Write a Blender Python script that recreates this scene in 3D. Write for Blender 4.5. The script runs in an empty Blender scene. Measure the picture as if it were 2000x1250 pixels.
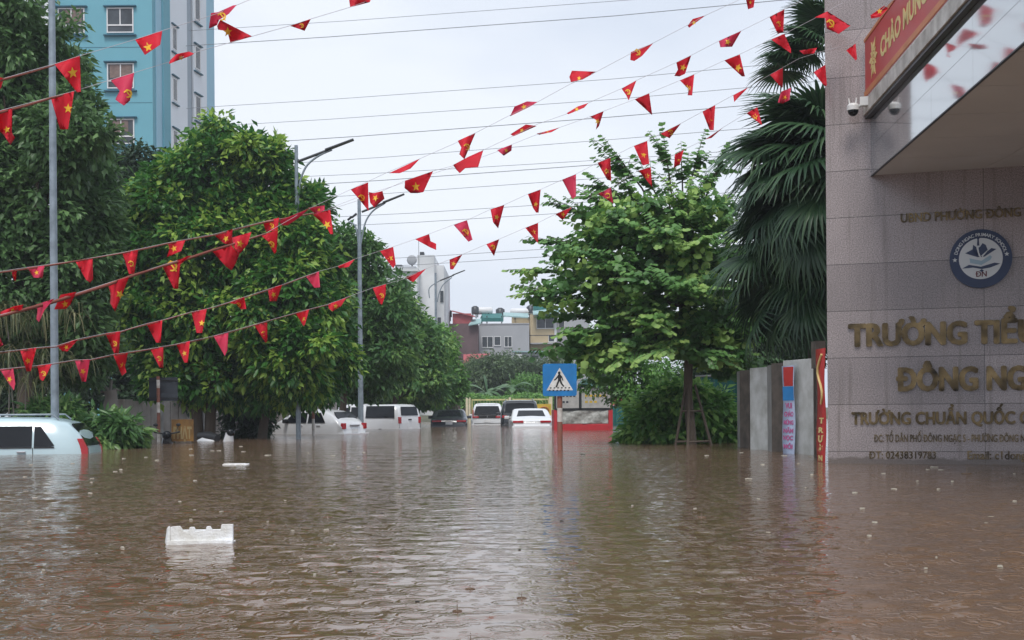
import bpy, bmesh, math, random
import numpy as np
from mathutils import Vector, Matrix
random.seed(7); RNG = np.random.default_rng(7)
R = math.radians
SC = bpy.context.scene; COL = SC.collection
# ---------------------------------------------------------------- camera
FPX = 2400.0; EYE = 0.8; ROLL = R(0.45); HY = 800.0
cam_d = bpy.data.cameras.new('camera'); cam = bpy.data.objects.new('camera', cam_d); COL.objects.link(cam)
cam_d.sensor_width = 36; cam_d.lens = 36*FPX/2000; cam_d.shift_y = (HY-625)/2000
cam_d.clip_start = 0.1; cam_d.clip_end = 3000
cam.matrix_world = Matrix.Translation((0,0,EYE)) @ Matrix.Rotation(R(90),4,'X') @ Matrix.Rotation(-ROLL,4,'Z')
SC.camera = cam
# ---------------------------------------------------------------- world, sun, exposure
SUN_EL, SUN_AZ = R(58), R(186)
w = bpy.data.worlds.new("World"); SC.world = w; w.use_nodes = True
nt = w.node_tree; nt.nodes.clear()
out = nt.nodes.new('ShaderNodeOutputWorld'); bg = nt.nodes.new('ShaderNodeBackground'); bg.inputs[1].default_value = 0.1
sky = nt.nodes.new('ShaderNodeTexSky'); sky.sky_type = 'NISHITA'; sky.sun_disc = False
sky.sun_elevation = SUN_EL; sky.sun_rotation = SUN_AZ; sky.dust_density = 4; sky.air_density = 1.2
tc = nt.nodes.new('ShaderNodeTexCoord'); mp = nt.nodes.new('ShaderNodeMapping'); mp.inputs['Scale'].default_value = (1,1,2.6)
no = nt.nodes.new('ShaderNodeTexNoise'); no.inputs['Scale'].default_value = 1.6; no.inputs['Detail'].default_value = 5; no.inputs['Roughness'].default_value = .5
rp = nt.nodes.new('ShaderNodeValToRGB'); rp.color_ramp.elements[0].position = .36; rp.color_ramp.elements[1].position = .66
rp.color_ramp.elements[0].color = (.355,.41,.51,1); rp.color_ramp.elements[1].color = (.575,.605,.655,1)
gr = nt.nodes.new('ShaderNodeMix'); gr.data_type = 'RGBA'; gr.blend_type = 'MULTIPLY'; gr.inputs[0].default_value = 1; gr.inputs['B'].default_value = (10.6,10.6,10.6,1)
mx = nt.nodes.new('ShaderNodeMix'); mx.data_type = 'RGBA'; mx.inputs[0].default_value = .93
L = nt.links.new
L(tc.outputs['Generated'], mp.inputs[0]); L(mp.outputs[0], no.inputs['Vector']); L(no.outputs[0], rp.inputs[0])
L(rp.outputs[0], gr.inputs['A']); L(sky.outputs[0], mx.inputs['A']); L(gr.outputs['Result'], mx.inputs['B'])
L(mx.outputs['Result'], bg.inputs[0]); L(bg.outputs[0], out.inputs[0])
sd = bpy.data.lights.new('sun', 'SUN'); sd.energy = 1.4; sd.angle = R(18); sd.color = (1,.97,.93)
so = bpy.data.objects.new('sun', sd); COL.objects.link(so)
so.rotation_euler = (R(90)-SUN_EL, 0, R(180)-SUN_AZ)   # light comes from behind the camera, high
SC.view_settings.view_transform = 'Standard'; SC.view_settings.look = 'None'; SC.view_settings.exposure = 0.72; SC.view_settings.gamma = 1
SC.cycles.max_bounces = 8; SC.cycles.transparent_max_bounces = 8; SC.cycles.volume_bounces = 0
# ---------------------------------------------------------------- picture-to-place helpers
CR, SR = math.cos(ROLL), math.sin(ROLL)
def ab(px, py):
    u = (px-1000)/FPX; v = (HY-py)/FPX
    return u*CR+v*SR, -u*SR+v*CR
def P(px, py, Y):
    a, b = ab(px, py); return Vector((a*Y, Y, EYE+b*Y))
def WT(px, py):                      # point on the water seen at a pixel
    a, b = ab(px, py); Y = -EYE/b; return Vector((a*Y, Y, 0))
def X(px, Y, py=840): return P(px, py, Y).x
def Z(px, py, Y): return P(px, py, Y).z
# ---------------------------------------------------------------- objects helpers
def tag(o, label=None, cat=None, group=None, kind=None):
    if label: o['label'] = label
    if cat: o['category'] = cat
    if group: o['group'] = group
    if kind: o['kind'] = kind
    return o
def empty(name, loc=(0,0,0), rz=0):
    o = bpy.data.objects.new(name, None); COL.objects.link(o); o.location = loc; o.rotation_euler = (0,0,rz); o.empty_display_size = .1
    return o
def copy_tree(o, parent=None):
    c = o.copy(); COL.objects.link(c); c.parent = parent
    for ch in list(o.children): copy_tree(ch, c)
    return c
class MB:
    def __init__(s): s.v = []; s.f = []; s.sm = []
    def add(s, vs, fs, smooth=False):
        n = len(s.v); s.v += [tuple(p) for p in vs]; s.f += [tuple(i+n for i in f) for f in fs]; s.sm += [smooth]*len(fs); return s
    def box(s, x0, x1, y0, y1, z0, z1):
        return s.add([(x0,y0,z0),(x1,y0,z0),(x1,y1,z0),(x0,y1,z0),(x0,y0,z1),(x1,y0,z1),(x1,y1,z1),(x0,y1,z1)],
                     [(0,3,2,1),(4,5,6,7),(0,1,5,4),(1,2,6,5),(2,3,7,6),(3,0,4,7)])
    def hexa(s, b, t):   # bottom 4, top 4 (ccw from above)
        return s.add(list(b)+list(t), [(0,3,2,1),(4,5,6,7),(0,1,5,4),(1,2,6,5),(2,3,7,6),(3,0,4,7)])
    def tube(s, pts, rad, n=8, cap=True, smooth=True):
        pts = [Vector(p) for p in pts]
        if not hasattr(rad, '__len__'): rad = [rad]*len(pts)
        vs = []; up = None
        for i, p in enumerate(pts):
            d = (pts[min(i+1,len(pts)-1)]-pts[max(i-1,0)]).normalized()
            if up is None:
                up = Vector((1,0,0)) if abs(d.x) < .8 else Vector((0,1,0))
            a = (up-d*up.dot(d)).normalized(); up = a; b = d.cross(a)
            for k in range(n):
                t = 2*math.pi*k/n; vs.append(p+(a*math.cos(t)+b*math.sin(t))*rad[i])
        fs = []
        for i in range(len(pts)-1):
            for k in range(n):
                k2 = (k+1) % n; fs.append((i*n+k, i*n+k2, (i+1)*n+k2, (i+1)*n+k))
        s.add(vs, fs, smooth)
        if cap: s.add([vs[k] for k in range(n)], [tuple(range(n))[::-1]]); s.add(vs[-n:], [tuple(range(n))])
        return s
    def prism(s, poly, d):       # poly: list of 3D points, d: thickness vector
        n = len(poly); poly = [Vector(p) for p in poly]; d = Vector(d)
        return s.add(poly+[p+d for p in poly], [tuple(range(n)), tuple(range(2*n-1,n-1,-1))]+[(i,(i+1)%n+0,(i+1)%n+n,i+n)[::-1] for i in range(n)])
    def ball(s, c, r, nu=12, nv=8):
        c = Vector(c); r = Vector(r) if hasattr(r,'__len__') else Vector((r,r,r)); vs = []; fs = []
        for j in range(nv+1):
            t = math.pi*j/nv
            for i in range(nu):
                a = 2*math.pi*i/nu; vs.append(c+Vector((r.x*math.sin(t)*math.cos(a), r.y*math.sin(t)*math.sin(a), r.z*math.cos(t))))
        for j in range(nv):
            for i in range(nu): fs.append((j*nu+i,(j+1)*nu+i,(j+1)*nu+(i+1)%nu,j*nu+(i+1)%nu))
        return s.add(vs, fs, True)
    def mesh(s, name, bevel=0, fix=True):
        me = bpy.data.meshes.new(name); me.from_pydata(s.v, [], s.f)
        for p, q in zip(me.polygons, s.sm): p.use_smooth = q
        if fix or bevel:
            bm = bmesh.new(); bm.from_mesh(me); bmesh.ops.recalc_face_normals(bm, faces=bm.faces)
            if bevel:
                ed = [e for e in bm.edges if len(e.link_faces) == 2 and e.calc_face_angle(0) > .5]
                bmesh.ops.bevel(bm, geom=ed, offset=bevel, segments=2, profile=.5, affect='EDGES', clamp_overlap=True)
            bm.to_mesh(me); bm.free()
        return me
    def build(s, name, mat, parent=None, bevel=0):
        me = s.mesh(name, bevel); me.materials.append(mat)
        o = bpy.data.objects.new(name, me); COL.objects.link(o)
        if parent: o.parent = parent
        return o
def mesh_np(name, V, F, mat, parent=None, tint=None, smooth=False):
    me = bpy.data.meshes.new(name); V = np.asarray(V, dtype=np.float32).reshape(-1,3); F = np.asarray(F, dtype=np.int32)
    k = F.shape[1]; me.vertices.add(len(V)); me.vertices.foreach_set('co', V.ravel())
    me.loops.add(F.size); me.loops.foreach_set('vertex_index', F.ravel())
    me.polygons.add(len(F)); me.polygons.foreach_set('loop_start', np.arange(len(F), dtype=np.int32)*k)
    me.polygons.foreach_set('loop_total', np.full(len(F), k, dtype=np.int32))
    if smooth: me.polygons.foreach_set('use_smooth', np.ones(len(F), dtype=bool))
    me.update(calc_edges=True)
    if tint is not None:
        at = me.attributes.new('tint', 'FLOAT', 'POINT'); at.data.foreach_set('value', np.asarray(tint, dtype=np.float32))
    me.materials.append(mat)
    o = bpy.data.objects.new(name, me); COL.objects.link(o)
    if parent: o.parent = parent
    return o
# ---------------------------------------------------------------- materials
def mat(name, col, rough=.6, metal=0, var=.15, scale=3, spec=.5, bump=0, bscale=30, dirt_or_shade=None, coat=0):
    m = bpy.data.materials.new(name); m.use_nodes = True; t = m.node_tree; b = t.nodes['Principled BSDF']
    b.inputs['Roughness'].default_value = rough; b.inputs['Metallic'].default_value = metal
    b.inputs['Specular IOR Level'].default_value = spec; b.inputs['Coat Weight'].default_value = coat
    c = t.nodes.new('ShaderNodeTexCoord'); n = t.nodes.new('ShaderNodeTexNoise')
    n.inputs['Scale'].default_value = scale; n.inputs['Detail'].default_value = 6
    r = t.nodes.new('ShaderNodeValToRGB'); r.color_ramp.elements[0].position = .3; r.color_ramp.elements[1].position = .7
    d = dirt_or_shade or tuple(x*(1-var) for x in col); l = tuple(min(1,x*(1+var*.6)) for x in col)
    r.color_ramp.elements[0].color = (*d,1); r.color_ramp.elements[1].color = (*l,1)
    t.links.new(c.outputs['Object'], n.inputs['Vector']); t.links.new(n.outputs[0], r.inputs[0]); t.links.new(r.outputs[0], b.inputs['Base Color'])
    if bump:
        n2 = t.nodes.new('ShaderNodeTexNoise'); n2.inputs['Scale'].default_value = bscale; n2.inputs['Detail'].default_value = 4
        bp = t.nodes.new('ShaderNodeBump'); bp.inputs['Strength'].default_value = bump; bp.inputs['Distance'].default_value = .02
        t.links.new(c.outputs['Object'], n2.inputs['Vector']); t.links.new(n2.outputs[0], bp.inputs['Height']); t.links.new(bp.outputs[0], b.inputs['Normal'])
    return m
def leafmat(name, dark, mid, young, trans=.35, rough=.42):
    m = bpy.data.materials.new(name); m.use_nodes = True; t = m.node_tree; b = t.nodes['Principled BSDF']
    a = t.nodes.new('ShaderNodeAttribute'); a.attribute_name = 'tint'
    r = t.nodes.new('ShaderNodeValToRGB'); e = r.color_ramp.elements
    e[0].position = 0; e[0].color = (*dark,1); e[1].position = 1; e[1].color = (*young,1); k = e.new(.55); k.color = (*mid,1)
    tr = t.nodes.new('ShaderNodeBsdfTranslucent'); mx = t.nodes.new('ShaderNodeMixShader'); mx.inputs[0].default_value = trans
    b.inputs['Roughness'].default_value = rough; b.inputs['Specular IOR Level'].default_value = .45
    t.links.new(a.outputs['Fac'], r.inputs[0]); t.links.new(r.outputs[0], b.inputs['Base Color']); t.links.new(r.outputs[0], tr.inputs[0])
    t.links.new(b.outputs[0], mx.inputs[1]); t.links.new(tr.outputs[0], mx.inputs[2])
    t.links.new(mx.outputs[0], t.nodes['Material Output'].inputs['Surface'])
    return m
M = {}
M['bark'] = mat('bark', (.11,.085,.065), .9, bump=.6, bscale=25)
M['bark_grey'] = mat('bark_grey', (.22,.2,.18), .9, bump=.5, bscale=20)
M['steel'] = mat('steel', (.26,.31,.35), .45, .35, var=.25, scale=6)
M['dark_steel'] = mat('dark_steel', (.05,.055,.06), .4, .3)
M['glass'] = mat('dark_glass', (.012,.014,.017), .08, 0, spec=.28)
M['car_white'] = mat('car_white', (.74,.75,.76), .22, coat=.6, var=.05, scale=1.5)
M['car_mint'] = mat('car_mint', (.48,.62,.66), .25, coat=.6, var=.06, scale=1.5)
M['car_black'] = mat('car_black', (.012,.014,.018), .18, coat=.7)
M['car_grey'] = mat('car_grey', (.045,.05,.062), .25, coat=.6)
M['plastic'] = mat('black_plastic', (.02,.02,.022), .5)
M['lamp_red'] = mat('lamp_red', (.45,.012,.02), .2, coat=.5)
M['plate'] = mat('plate_white', (.75,.75,.75), .4)
M['rubber'] = mat('rubber', (.02,.02,.02), .85)
M['rim'] = mat('rim', (.4,.4,.42), .35, .8)
M['white_paint'] = mat('white_paint', (.72,.70,.67), .6, dirt_or_shade=(.45,.40,.35), scale=8)
M['red_paint'] = mat('red_paint', (.30,.10,.07), .75, dirt_or_shade=(.20,.10,.07), scale=9)
M['bright_red'] = mat('bright_red', (.50,.03,.04), .5)
M['concrete'] = mat('concrete', (.40,.40,.39), .85, dirt_or_shade=(.25,.24,.22), scale=2.5, bump=.2)
M['flag'] = mat('flag_red', (.80,.014,.04), .65, var=.12, scale=4)
M['flag_pink'] = mat('flag_faded', (.78,.05,.13), .65, var=.1)
M['yellow'] = mat('emblem_yellow', (.80,.46,.03), .6, var=.05)
M['cord'] = mat('cord', (.55,.52,.55), .8)
M['ribbon'] = mat('faded_ribbon', (.22,.07,.05), .85)
M['cable'] = mat('cable', (.26,.28,.31), .6)
for k in ('flag','flag_pink'):
    t = M[k].node_tree; b = t.nodes['Principled BSDF']; tr = t.nodes.new('ShaderNodeBsdfTranslucent'); mx = t.nodes.new('ShaderNodeMixShader'); mx.inputs[0].default_value = .4
    t.links.new(b.inputs['Base Color'].links[0].from_socket, tr.inputs[0]); t.links.new(b.outputs[0], mx.inputs[1]); t.links.new(tr.outputs[0], mx.inputs[2]); t.links.new(mx.outputs[0], t.nodes['Material Output'].inputs['Surface'])
# ---------------------------------------------------------------- the ground and the flood water
def ground_z(x, y):
    z = -0.62
    if y < 34 and x < -3: z -= .36*min(1,(-3-x)/3)*min(1,(34-y)/6)
    if y > 74: z += min(1.0, (y-74)*.06)
    return z
gx = np.concatenate([np.linspace(-900,-40,8), np.linspace(-36,36,37), np.linspace(40,900,8)])
gy = np.concatenate([np.linspace(-60,0,4), np.linspace(3,100,50), np.linspace(110,1500,10)])
V = [(x,y,ground_z(x,y)) for y in gy for x in gx]; nx = len(gx)
F = [(j*nx+i, j*nx+i+1, (j+1)*nx+i+1, (j+1)*nx+i) for j in range(len(gy)-1) for i in range(nx-1)]
g = mesh_np('ground', V, F, mat('ground_soil', (.10,.10,.06), .95, scale=.3, var=.4), smooth=True); tag(g, 'muddy ground under the flood, rising to a green bank far off', kind='structure')
def water_mat():
    m = bpy.data.materials.new('flood_water'); m.use_nodes = True; t = m.node_tree; b = t.nodes['Principled BSDF']; N = t.nodes.new; K = t.links.new
    b.inputs['Roughness'].default_value = .06; b.inputs['IOR'].default_value = 1.5
    geo = N('ShaderNodeNewGeometry')
    n0 = N('ShaderNodeTexNoise'); n0.inputs['Scale'].default_value = .25; n0.inputs['Detail'].default_value = 3
    r = N('ShaderNodeValToRGB'); r.color_ramp.elements[0].position = .35; r.color_ramp.elements[1].position = .7
    r.color_ramp.elements[0].color = (.140,.084,.050,1); r.color_ramp.elements[1].color = (.175,.112,.072,1)
    K(geo.outputs['Position'], n0.inputs['Vector']); K(n0.outputs[0], r.inputs[0]); K(r.outputs[0], b.inputs['Base Color'])
    def ring(scale, freq, seed):
        mp = N('ShaderNodeMapping'); mp.inputs['Location'].default_value = (seed, seed*.7, 0); K(geo.outputs['Position'], mp.inputs[0])
        v = N('ShaderNodeTexVoronoi'); v.voronoi_dimensions = '2D'; v.inputs['Scale'].default_value = scale; K(mp.outputs[0], v.inputs['Vector'])
        s1 = N('ShaderNodeSeparateColor'); K(v.outputs['Color'], s1.inputs[0])
        # ring radius grows with a random phase per drop
        a = N('ShaderNodeMath'); a.operation = 'MULTIPLY'; a.inputs[1].default_value = .42; K(s1.outputs[0], a.inputs[0])
        d = N('ShaderNodeMath'); d.operation = 'SUBTRACT'; K(v.outputs['Distance'], d.inputs[0]); K(a.outputs[0], d.inputs[1])
        q = N('ShaderNodeMath'); q.operation = 'MULTIPLY'; q.inputs[1].default_value = freq; K(d.outputs[0], q.inputs[0])
        sn = N('ShaderNodeMath'); sn.operation = 'COSINE'; K(q.outputs[0], sn.inputs[0])
        g2 = N('ShaderNodeMath'); g2.operation = 'MULTIPLY'; K(d.outputs[0], g2.inputs[0]); K(d.outputs[0], g2.inputs[1])
        g3 = N('ShaderNodeMath'); g3.operation = 'MULTIPLY'; g3.inputs[1].default_value = -90; K(g2.outputs[0], g3.inputs[0])
        ex = N('ShaderNodeMath'); ex.operation = 'EXPONENT'; K(g3.outputs[0], ex.inputs[0])
        mu = N('ShaderNodeMath'); mu.operation = 'MULTIPLY'; K(sn.outputs[0], mu.inputs[0]); K(ex.outputs[0], mu.inputs[1])
        return mu
    def noise(scale, det, sx, sy, dist=0):
        mp = N('ShaderNodeMapping'); mp.inputs['Scale'].default_value = (sx,sy,1); K(geo.outputs['Position'], mp.inputs[0])
        n = N('ShaderNodeTexNoise'); n.inputs['Scale'].default_value = scale; n.inputs['Detail'].default_value = det; n.inputs['Distortion'].default_value = dist; K(mp.outputs[0], n.inputs['Vector']); return n
    # the middle of the street is calmer than its sides
    sx_ = N('ShaderNodeSeparateXYZ'); K(geo.outputs['Position'], sx_.inputs[0])
    m1 = N('ShaderNodeMath'); m1.operation = 'SUBTRACT'; m1.inputs[1].default_value = .25; K(sx_.outputs['X'], m1.inputs[0])
    m2 = N('ShaderNodeMath'); m2.operation = 'ABSOLUTE'; K(m1.outputs[0], m2.inputs[0])
    m3 = N('ShaderNodeMapRange'); m3.inputs['From Min'].default_value = .4; m3.inputs['From Max'].default_value = 2.0; m3.inputs['To Min'].default_value = .28; m3.inputs['To Max'].default_value = 1; K(m2.outputs[0], m3.inputs[0])
    prev = None
    for src, st, ds in ((noise(1.3,2,.6,1.2,.1), .5, .04), (noise(5.5,2,.7,1.2,.1), .7, .022), (ring(5.5, 28, 0), .9, .0045), (ring(11, 26, 5.3), .8, .0022)):
        bp = N('ShaderNodeBump'); bp.inputs['Strength'].default_value = st; bp.inputs['Distance'].default_value = ds
        K(src.outputs[0], bp.inputs['Height']); q_ = N('ShaderNodeMath'); q_.operation = 'MULTIPLY'; q_.inputs[1].default_value = st; K(m3.outputs[0], q_.inputs[0]); K(q_.outputs[0], bp.inputs['Strength'])
        if prev: K(prev.outputs[0], bp.inputs['Normal'])
        prev = bp
    K(prev.outputs[0], b.inputs['Normal'])
    return m
M['water'] = water_mat()
# ---------------------------------------------------------------- wall frame of the school gate on the right
TH = R(18); O3 = WT(1617.5, 905)
EX = Vector((math.cos(TH), -math.sin(TH), 0)); NW = Vector((-math.sin(TH), -math.cos(TH), 0))
WALLM = Matrix(((EX.x, -NW.x, 0, O3.x), (EX.y, -NW.y, 0, O3.y), (0,0,1,0), (0,0,0,1)))   # local x along the wall, local y into it
def wall_sz(px, py):
    a, b = ab(px, py)   # X=aY, with (X-Ox,Y-Oy).NW=0
    Y = (O3.x*NW.x+O3.y*NW.y)/(a*NW.x+NW.y)
    p = Vector((a*Y, Y, EYE+b*Y)); return (p-O3).dot(EX), p.z
DF = Vector((0.075, 1, 0)).normalized()      # direction of the canopy fascia, away from the camera
# ================================================================ the school gate wall
SUBS = {'Ờ': 'Ò', 'Ơ': 'O', 'ờ': 'ò', 'Đ': 'D', 'Ư': 'U', 'Ừ': 'Ù'}
def text_mesh(body, ext=.01, bold=0.0):
    sub = ''.join(SUBS.get(ch, ch) for ch in body); me = raw_text(sub, ext, bold)
    if sub == body: return me
    mb = MB(); mb.add([tuple(v.co) for v in me.vertices], [tuple(p.vertices) for p in me.polygons])
    for i, ch in enumerate(body):
        if ch not in SUBS: continue
        xr = max(v.co.x for v in raw_text(sub[:i+1], 0, bold).vertices); wc = [v.co.x for v in raw_text(sub[i], 0, bold).vertices]; xl = xr-(max(wc)-min(wc))
        if ch == 'Đ': q = [(xl-.075,.325),(xl+.27,.325),(xl+.27,.405),(xl-.075,.405)]
        elif ch in 'ỜƠ': q = [(xr-.14,.60),(xr-.04,.60),(xr+.04,.68),(xr+.06,.79),(xr-.03,.79),(xr-.045,.715),(xr-.12,.67)]
        else: q = [(xr-.06,.62),(xr+.02,.62),(xr+.09,.69),(xr+.11,.80),(xr+.02,.80),(xr+.005,.72),(xr-.06,.69)]
        e = ext*.97; mb.prism([(x,y,-e) for x,y in q], (0,0,2*e))
    return mb.mesh('t')
def raw_text(body, ext=.01, bold=0.0):
    cu = bpy.data.curves.new('t', 'FONT'); cu.body = body; cu.size = 1; cu.extrude = ext; cu.offset = bold; cu.resolution_u = 3
    o = bpy.data.objects.new('t', cu); COL.objects.link(o); bpy.context.view_layer.update()
    dg = bpy.context.evaluated_depsgraph_get(); me = bpy.data.meshes.new_from_object(o.evaluated_get(dg))
    bpy.data.objects.remove(o); bpy.data.curves.remove(cu); return me
def text_w(body, bold):
    me = text_mesh(body, 0, bold); xs = [v.co.x for v in me.vertices]; return min(xs), max(xs)
def lettering(body, prefix, x0, x1, base, cap, material, parent, depth=.03, y=0.0, bold=.022, name='lettering'):
    """text in the local xz plane; its prefix spans x0..x1, its baseline is z=base, capital height cap"""
    a, b = text_w(prefix, 0); a -= bold; b += bold; caph = .729
    src = text_mesh(body, .5, 0); sx = (x1-x0)/(b-a); sz = cap/(caph+2*bold*.6); co = [tuple(v.co) for v in src.vertices]; fs0 = [tuple(p.vertices) for p in src.polygons]; mbt = MB()
    # thick strokes: shifted copies of the letters, each a hair shallower than the last
    for i, (ox, oy) in enumerate(((0,0),(-1,0),(1,0),(0,-.6),(0,.6),(-.7,.45),(.7,-.45),(-.7,-.45),(.7,.45)) if bold > .01 else ((0,0),)):
        dp = depth-i*.0006
        mbt.add([(x0+(px+ox*bold-a)*sx, y-dp/2-pz*dp, base+(py+oy*bold+bold*.6)*sz) for px,py,pz in co], fs0)
    me = mbt.mesh(name); me.materials.clear(); me.materials.append(material); me.name = name
    o = bpy.data.objects.new(name, me); COL.objects.link(o); o.parent = parent; return o
def granite():
    m = bpy.data.materials.new('granite'); m.use_nodes = True; t = m.node_tree; b = t.nodes['Principled BSDF']; N = t.nodes.new; K = t.links.new
    c = N('ShaderNodeTexCoord'); n = N('ShaderNodeTexNoise'); n.inputs['Scale'].default_value = 60; n.inputs['Detail'].default_value = 6; n.inputs['Roughness'].default_value = .8
    r = N('ShaderNodeValToRGB'); e = r.color_ramp.elements; e[0].position = .36; e[0].color = (.15,.125,.125,1); e[1].position = .62; e[1].color = (.49,.425,.415,1)
    K(c.outputs['Object'], n.inputs[0]); K(n.outputs[0], r.inputs[0])
    s = N('ShaderNodeSeparateXYZ'); K(c.outputs['Object'], s.inputs[0])
    # slabs: seams every 0.665 m in height, every 1.55 m along
    def seam(sock, step, off, wd):
        a = N('ShaderNodeMath'); a.operation = 'ADD'; a.inputs[1].default_value = off; K(sock, a.inputs[0])
        q = N('ShaderNodeMath'); q.operation = 'PINGPONG'; q.inputs[1].default_value = step/2; K(a.outputs[0], q.inputs[0])
        l = N('ShaderNodeMath'); l.operation = 'LESS_THAN'; l.inputs[1].default_value = wd; K(q.outputs[0], l.inputs[0]); return l, a
    l1, a1 = seam(s.outputs['Z'], .662, SEAM_Z, .0035); l2, a2 = seam(s.outputs['X'], 3.24, SEAM_X, .003)
    mxx = N('ShaderNodeMath'); mxx.operation = 'MAXIMUM'; K(l1.outputs[0], mxx.inputs[0]); K(l2.outputs[0], mxx.inputs[1])
    # each slab a slightly different stone
    f1 = N('ShaderNodeMath'); f1.operation = 'DIVIDE'; f1.inputs[1].default_value = .662; K(a1.outputs[0], f1.inputs[0]); f1b = N('ShaderNodeMath'); f1b.operation = 'FLOOR'; K(f1.outputs[0], f1b.inputs[0])
    f2 = N('ShaderNodeMath'); f2.operation = 'DIVIDE'; f2.inputs[1].default_value = 3.24; K(a2.outputs[0], f2.inputs[0]); f2b = N('ShaderNodeMath'); f2b.operation = 'FLOOR'; K(f2.outputs[0], f2b.inputs[0])
    cx = N('ShaderNodeCombineXYZ'); K(f1b.outputs[0], cx.inputs[0]); K(f2b.outputs[0], cx.inputs[1])
    wn = N('ShaderNodeTexWhiteNoise'); K(cx.outputs[0], wn.inputs['Vector'])
    mr = N('ShaderNodeMapRange'); mr.inputs['To Min'].default_value = .80; mr.inputs['To Max'].default_value = 1.16; K(wn.outputs[0], mr.inputs[0])
    n3 = N('ShaderNodeTexNoise'); n3.inputs['Scale'].default_value = 1.3; n3.inputs['Detail'].default_value = 5; K(c.outputs['Object'], n3.inputs[0])
    mr3 = N('ShaderNodeMapRange'); mr3.inputs['From Min'].default_value = .3; mr3.inputs['From Max'].default_value = .7; mr3.inputs['To Min'].default_value = .86; mr3.inputs['To Max'].default_value = 1.08; K(n3.outputs[0], mr3.inputs[0])
    mm = N('ShaderNodeMath'); mm.operation = 'MULTIPLY'; K(mr.outputs[0], mm.inputs[0]); K(mr3.outputs[0], mm.inputs[1])
    sc = N('ShaderNodeVectorMath'); sc.operation = 'SCALE'; K(r.outputs[0], sc.inputs[0]); K(mm.outputs[0], sc.inputs['Scale'])
    mj = N('ShaderNodeMix'); mj.data_type = 'RGBA'; mj.inputs['B'].default_value = (.06,.055,.05,1); K(mxx.outputs[0], mj.inputs[0]); K(sc.outputs[0], mj.inputs['A'])
    # muddy tide mark just above the water and a few drip stains
    tn = N('ShaderNodeTexNoise'); tn.inputs['Scale'].default_value = 6; K(c.outputs['Object'], tn.inputs[0])
    ta = N('ShaderNodeMath'); ta.operation = 'MULTIPLY'; ta.inputs[1].default_value = .12; K(tn.outputs[0], ta.inputs[0]); tb_ = N('ShaderNodeMath'); tb_.operation = 'SUBTRACT'; K(s.outputs['Z'], tb_.inputs[0]); K(ta.outputs[0], tb_.inputs[1])
    tm = N('ShaderNodeMapRange'); tm.inputs['From Min'].default_value = .0; tm.inputs['From Max'].default_value = .035; tm.inputs['To Min'].default_value = .75; tm.inputs['To Max'].default_value = 0; K(tb_.outputs[0], tm.inputs[0])
    dm = N('ShaderNodeMapping'); dm.inputs['Scale'].default_value = (7,1,.35); K(c.outputs['Object'], dm.inputs[0]); dn = N('ShaderNodeTexNoise'); dn.inputs['Scale'].default_value = 1.5; dn.inputs['Detail'].default_value = 4; K(dm.outputs[0], dn.inputs[0])
    dr = N('ShaderNodeMapRange'); dr.inputs['From Min'].default_value = .56; dr.inputs['From Max'].default_value = .75; dr.inputs['To Max'].default_value = .5; K(dn.outputs[0], dr.inputs[0])
    mo = N('ShaderNodeMath'); mo.operation = 'MAXIMUM'; K(tm.outputs[0], mo.inputs[0]); K(dr.outputs[0], mo.inputs[1])
    m2 = N('ShaderNodeMix'); m2.data_type = 'RGBA'; m2.inputs['B'].default_value = (.12,.095,.075,1); K(mo.outputs[0], m2.inputs[0]); K(mj.outputs['Result'], m2.inputs['A']); K(m2.outputs['Result'], b.inputs['Base Color'])
    rr = N('ShaderNodeMapRange'); rr.inputs['From Min'].default_value = .35; rr.inputs['From Max'].default_value = .65; rr.inputs['To Min'].default_value = .10; rr.inputs['To Max'].default_value = .26; K(n3.outputs[0], rr.inputs[0]); K(rr.outputs[0], b.inputs['Roughness'])
    b.inputs['Specular IOR Level'].default_value = .5
    iv = N('ShaderNodeMath'); iv.operation = 'SUBTRACT'; iv.inputs[0].default_value = 1; K(mxx.outputs[0], iv.inputs[1])
    bp = N('ShaderNodeBump'); bp.inputs['Strength'].default_value = .6; bp.inputs['Distance'].default_value = .004; K(iv.outputs[0], bp.inputs['Height'])
    bp2 = N('ShaderNodeBump'); bp2.inputs['Strength'].default_value = .08; bp2.inputs['Distance'].default_value = .003; K(n.outputs[0], bp2.inputs['Height']); K(bp.outputs[0], bp2.inputs['Normal']); K(bp2.outputs[0], b.inputs['Normal'])
    return m
_, zj = wall_sz(1612, 609); SEAM_Z = -zj % .662
sj, _ = wall_sz(1923, 690); SEAM_X = -sj % 3.24
M['granite'] = granite()
M['bronze'] = mat('bronze', (.19,.13,.06), .27, .8, var=.5, scale=4.5, dirt_or_shade=(.014,.010,.006))  # bright patches on near-black paint streak highlights into the metal's colour
M['ceiling'] = mat('ceiling_board', (.66,.68,.68), .7, var=.06, scale=1)
M['cladding'] = bpy.data.materials.new('glossy_cladding'); M['cladding'].use_nodes = True
_b = M['cladding'].node_tree.nodes['Principled BSDF']; _b.inputs['Base Color'].default_value = (.52,.55,.57,1); _b.inputs['Metallic'].default_value = .85; _b.inputs['Roughness'].default_value = .07
_t = M['cladding'].node_tree; _c = _t.nodes.new('ShaderNodeTexCoord'); _n = _t.nodes.new('ShaderNodeTexNoise'); _n.inputs['Scale'].default_value = 1.1
_p = _t.nodes.new('ShaderNodeBump'); _p.inputs['Strength'].default_value = .04; _p.inputs['Distance'].default_value = .02
_t.links.new(_c.outputs['Object'], _n.inputs[0]); _t.links.new(_n.outputs[0], _p.inputs['Height']); _t.links.new(_p.outputs[0], _b.inputs['Normal'])
M['ledge'] = mat('ledge', (.62,.60,.55), .55, dirt_or_shade=(.33,.30,.26), scale=5)
gate = empty('school_gate'); gate.matrix_world = WALLM
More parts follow.
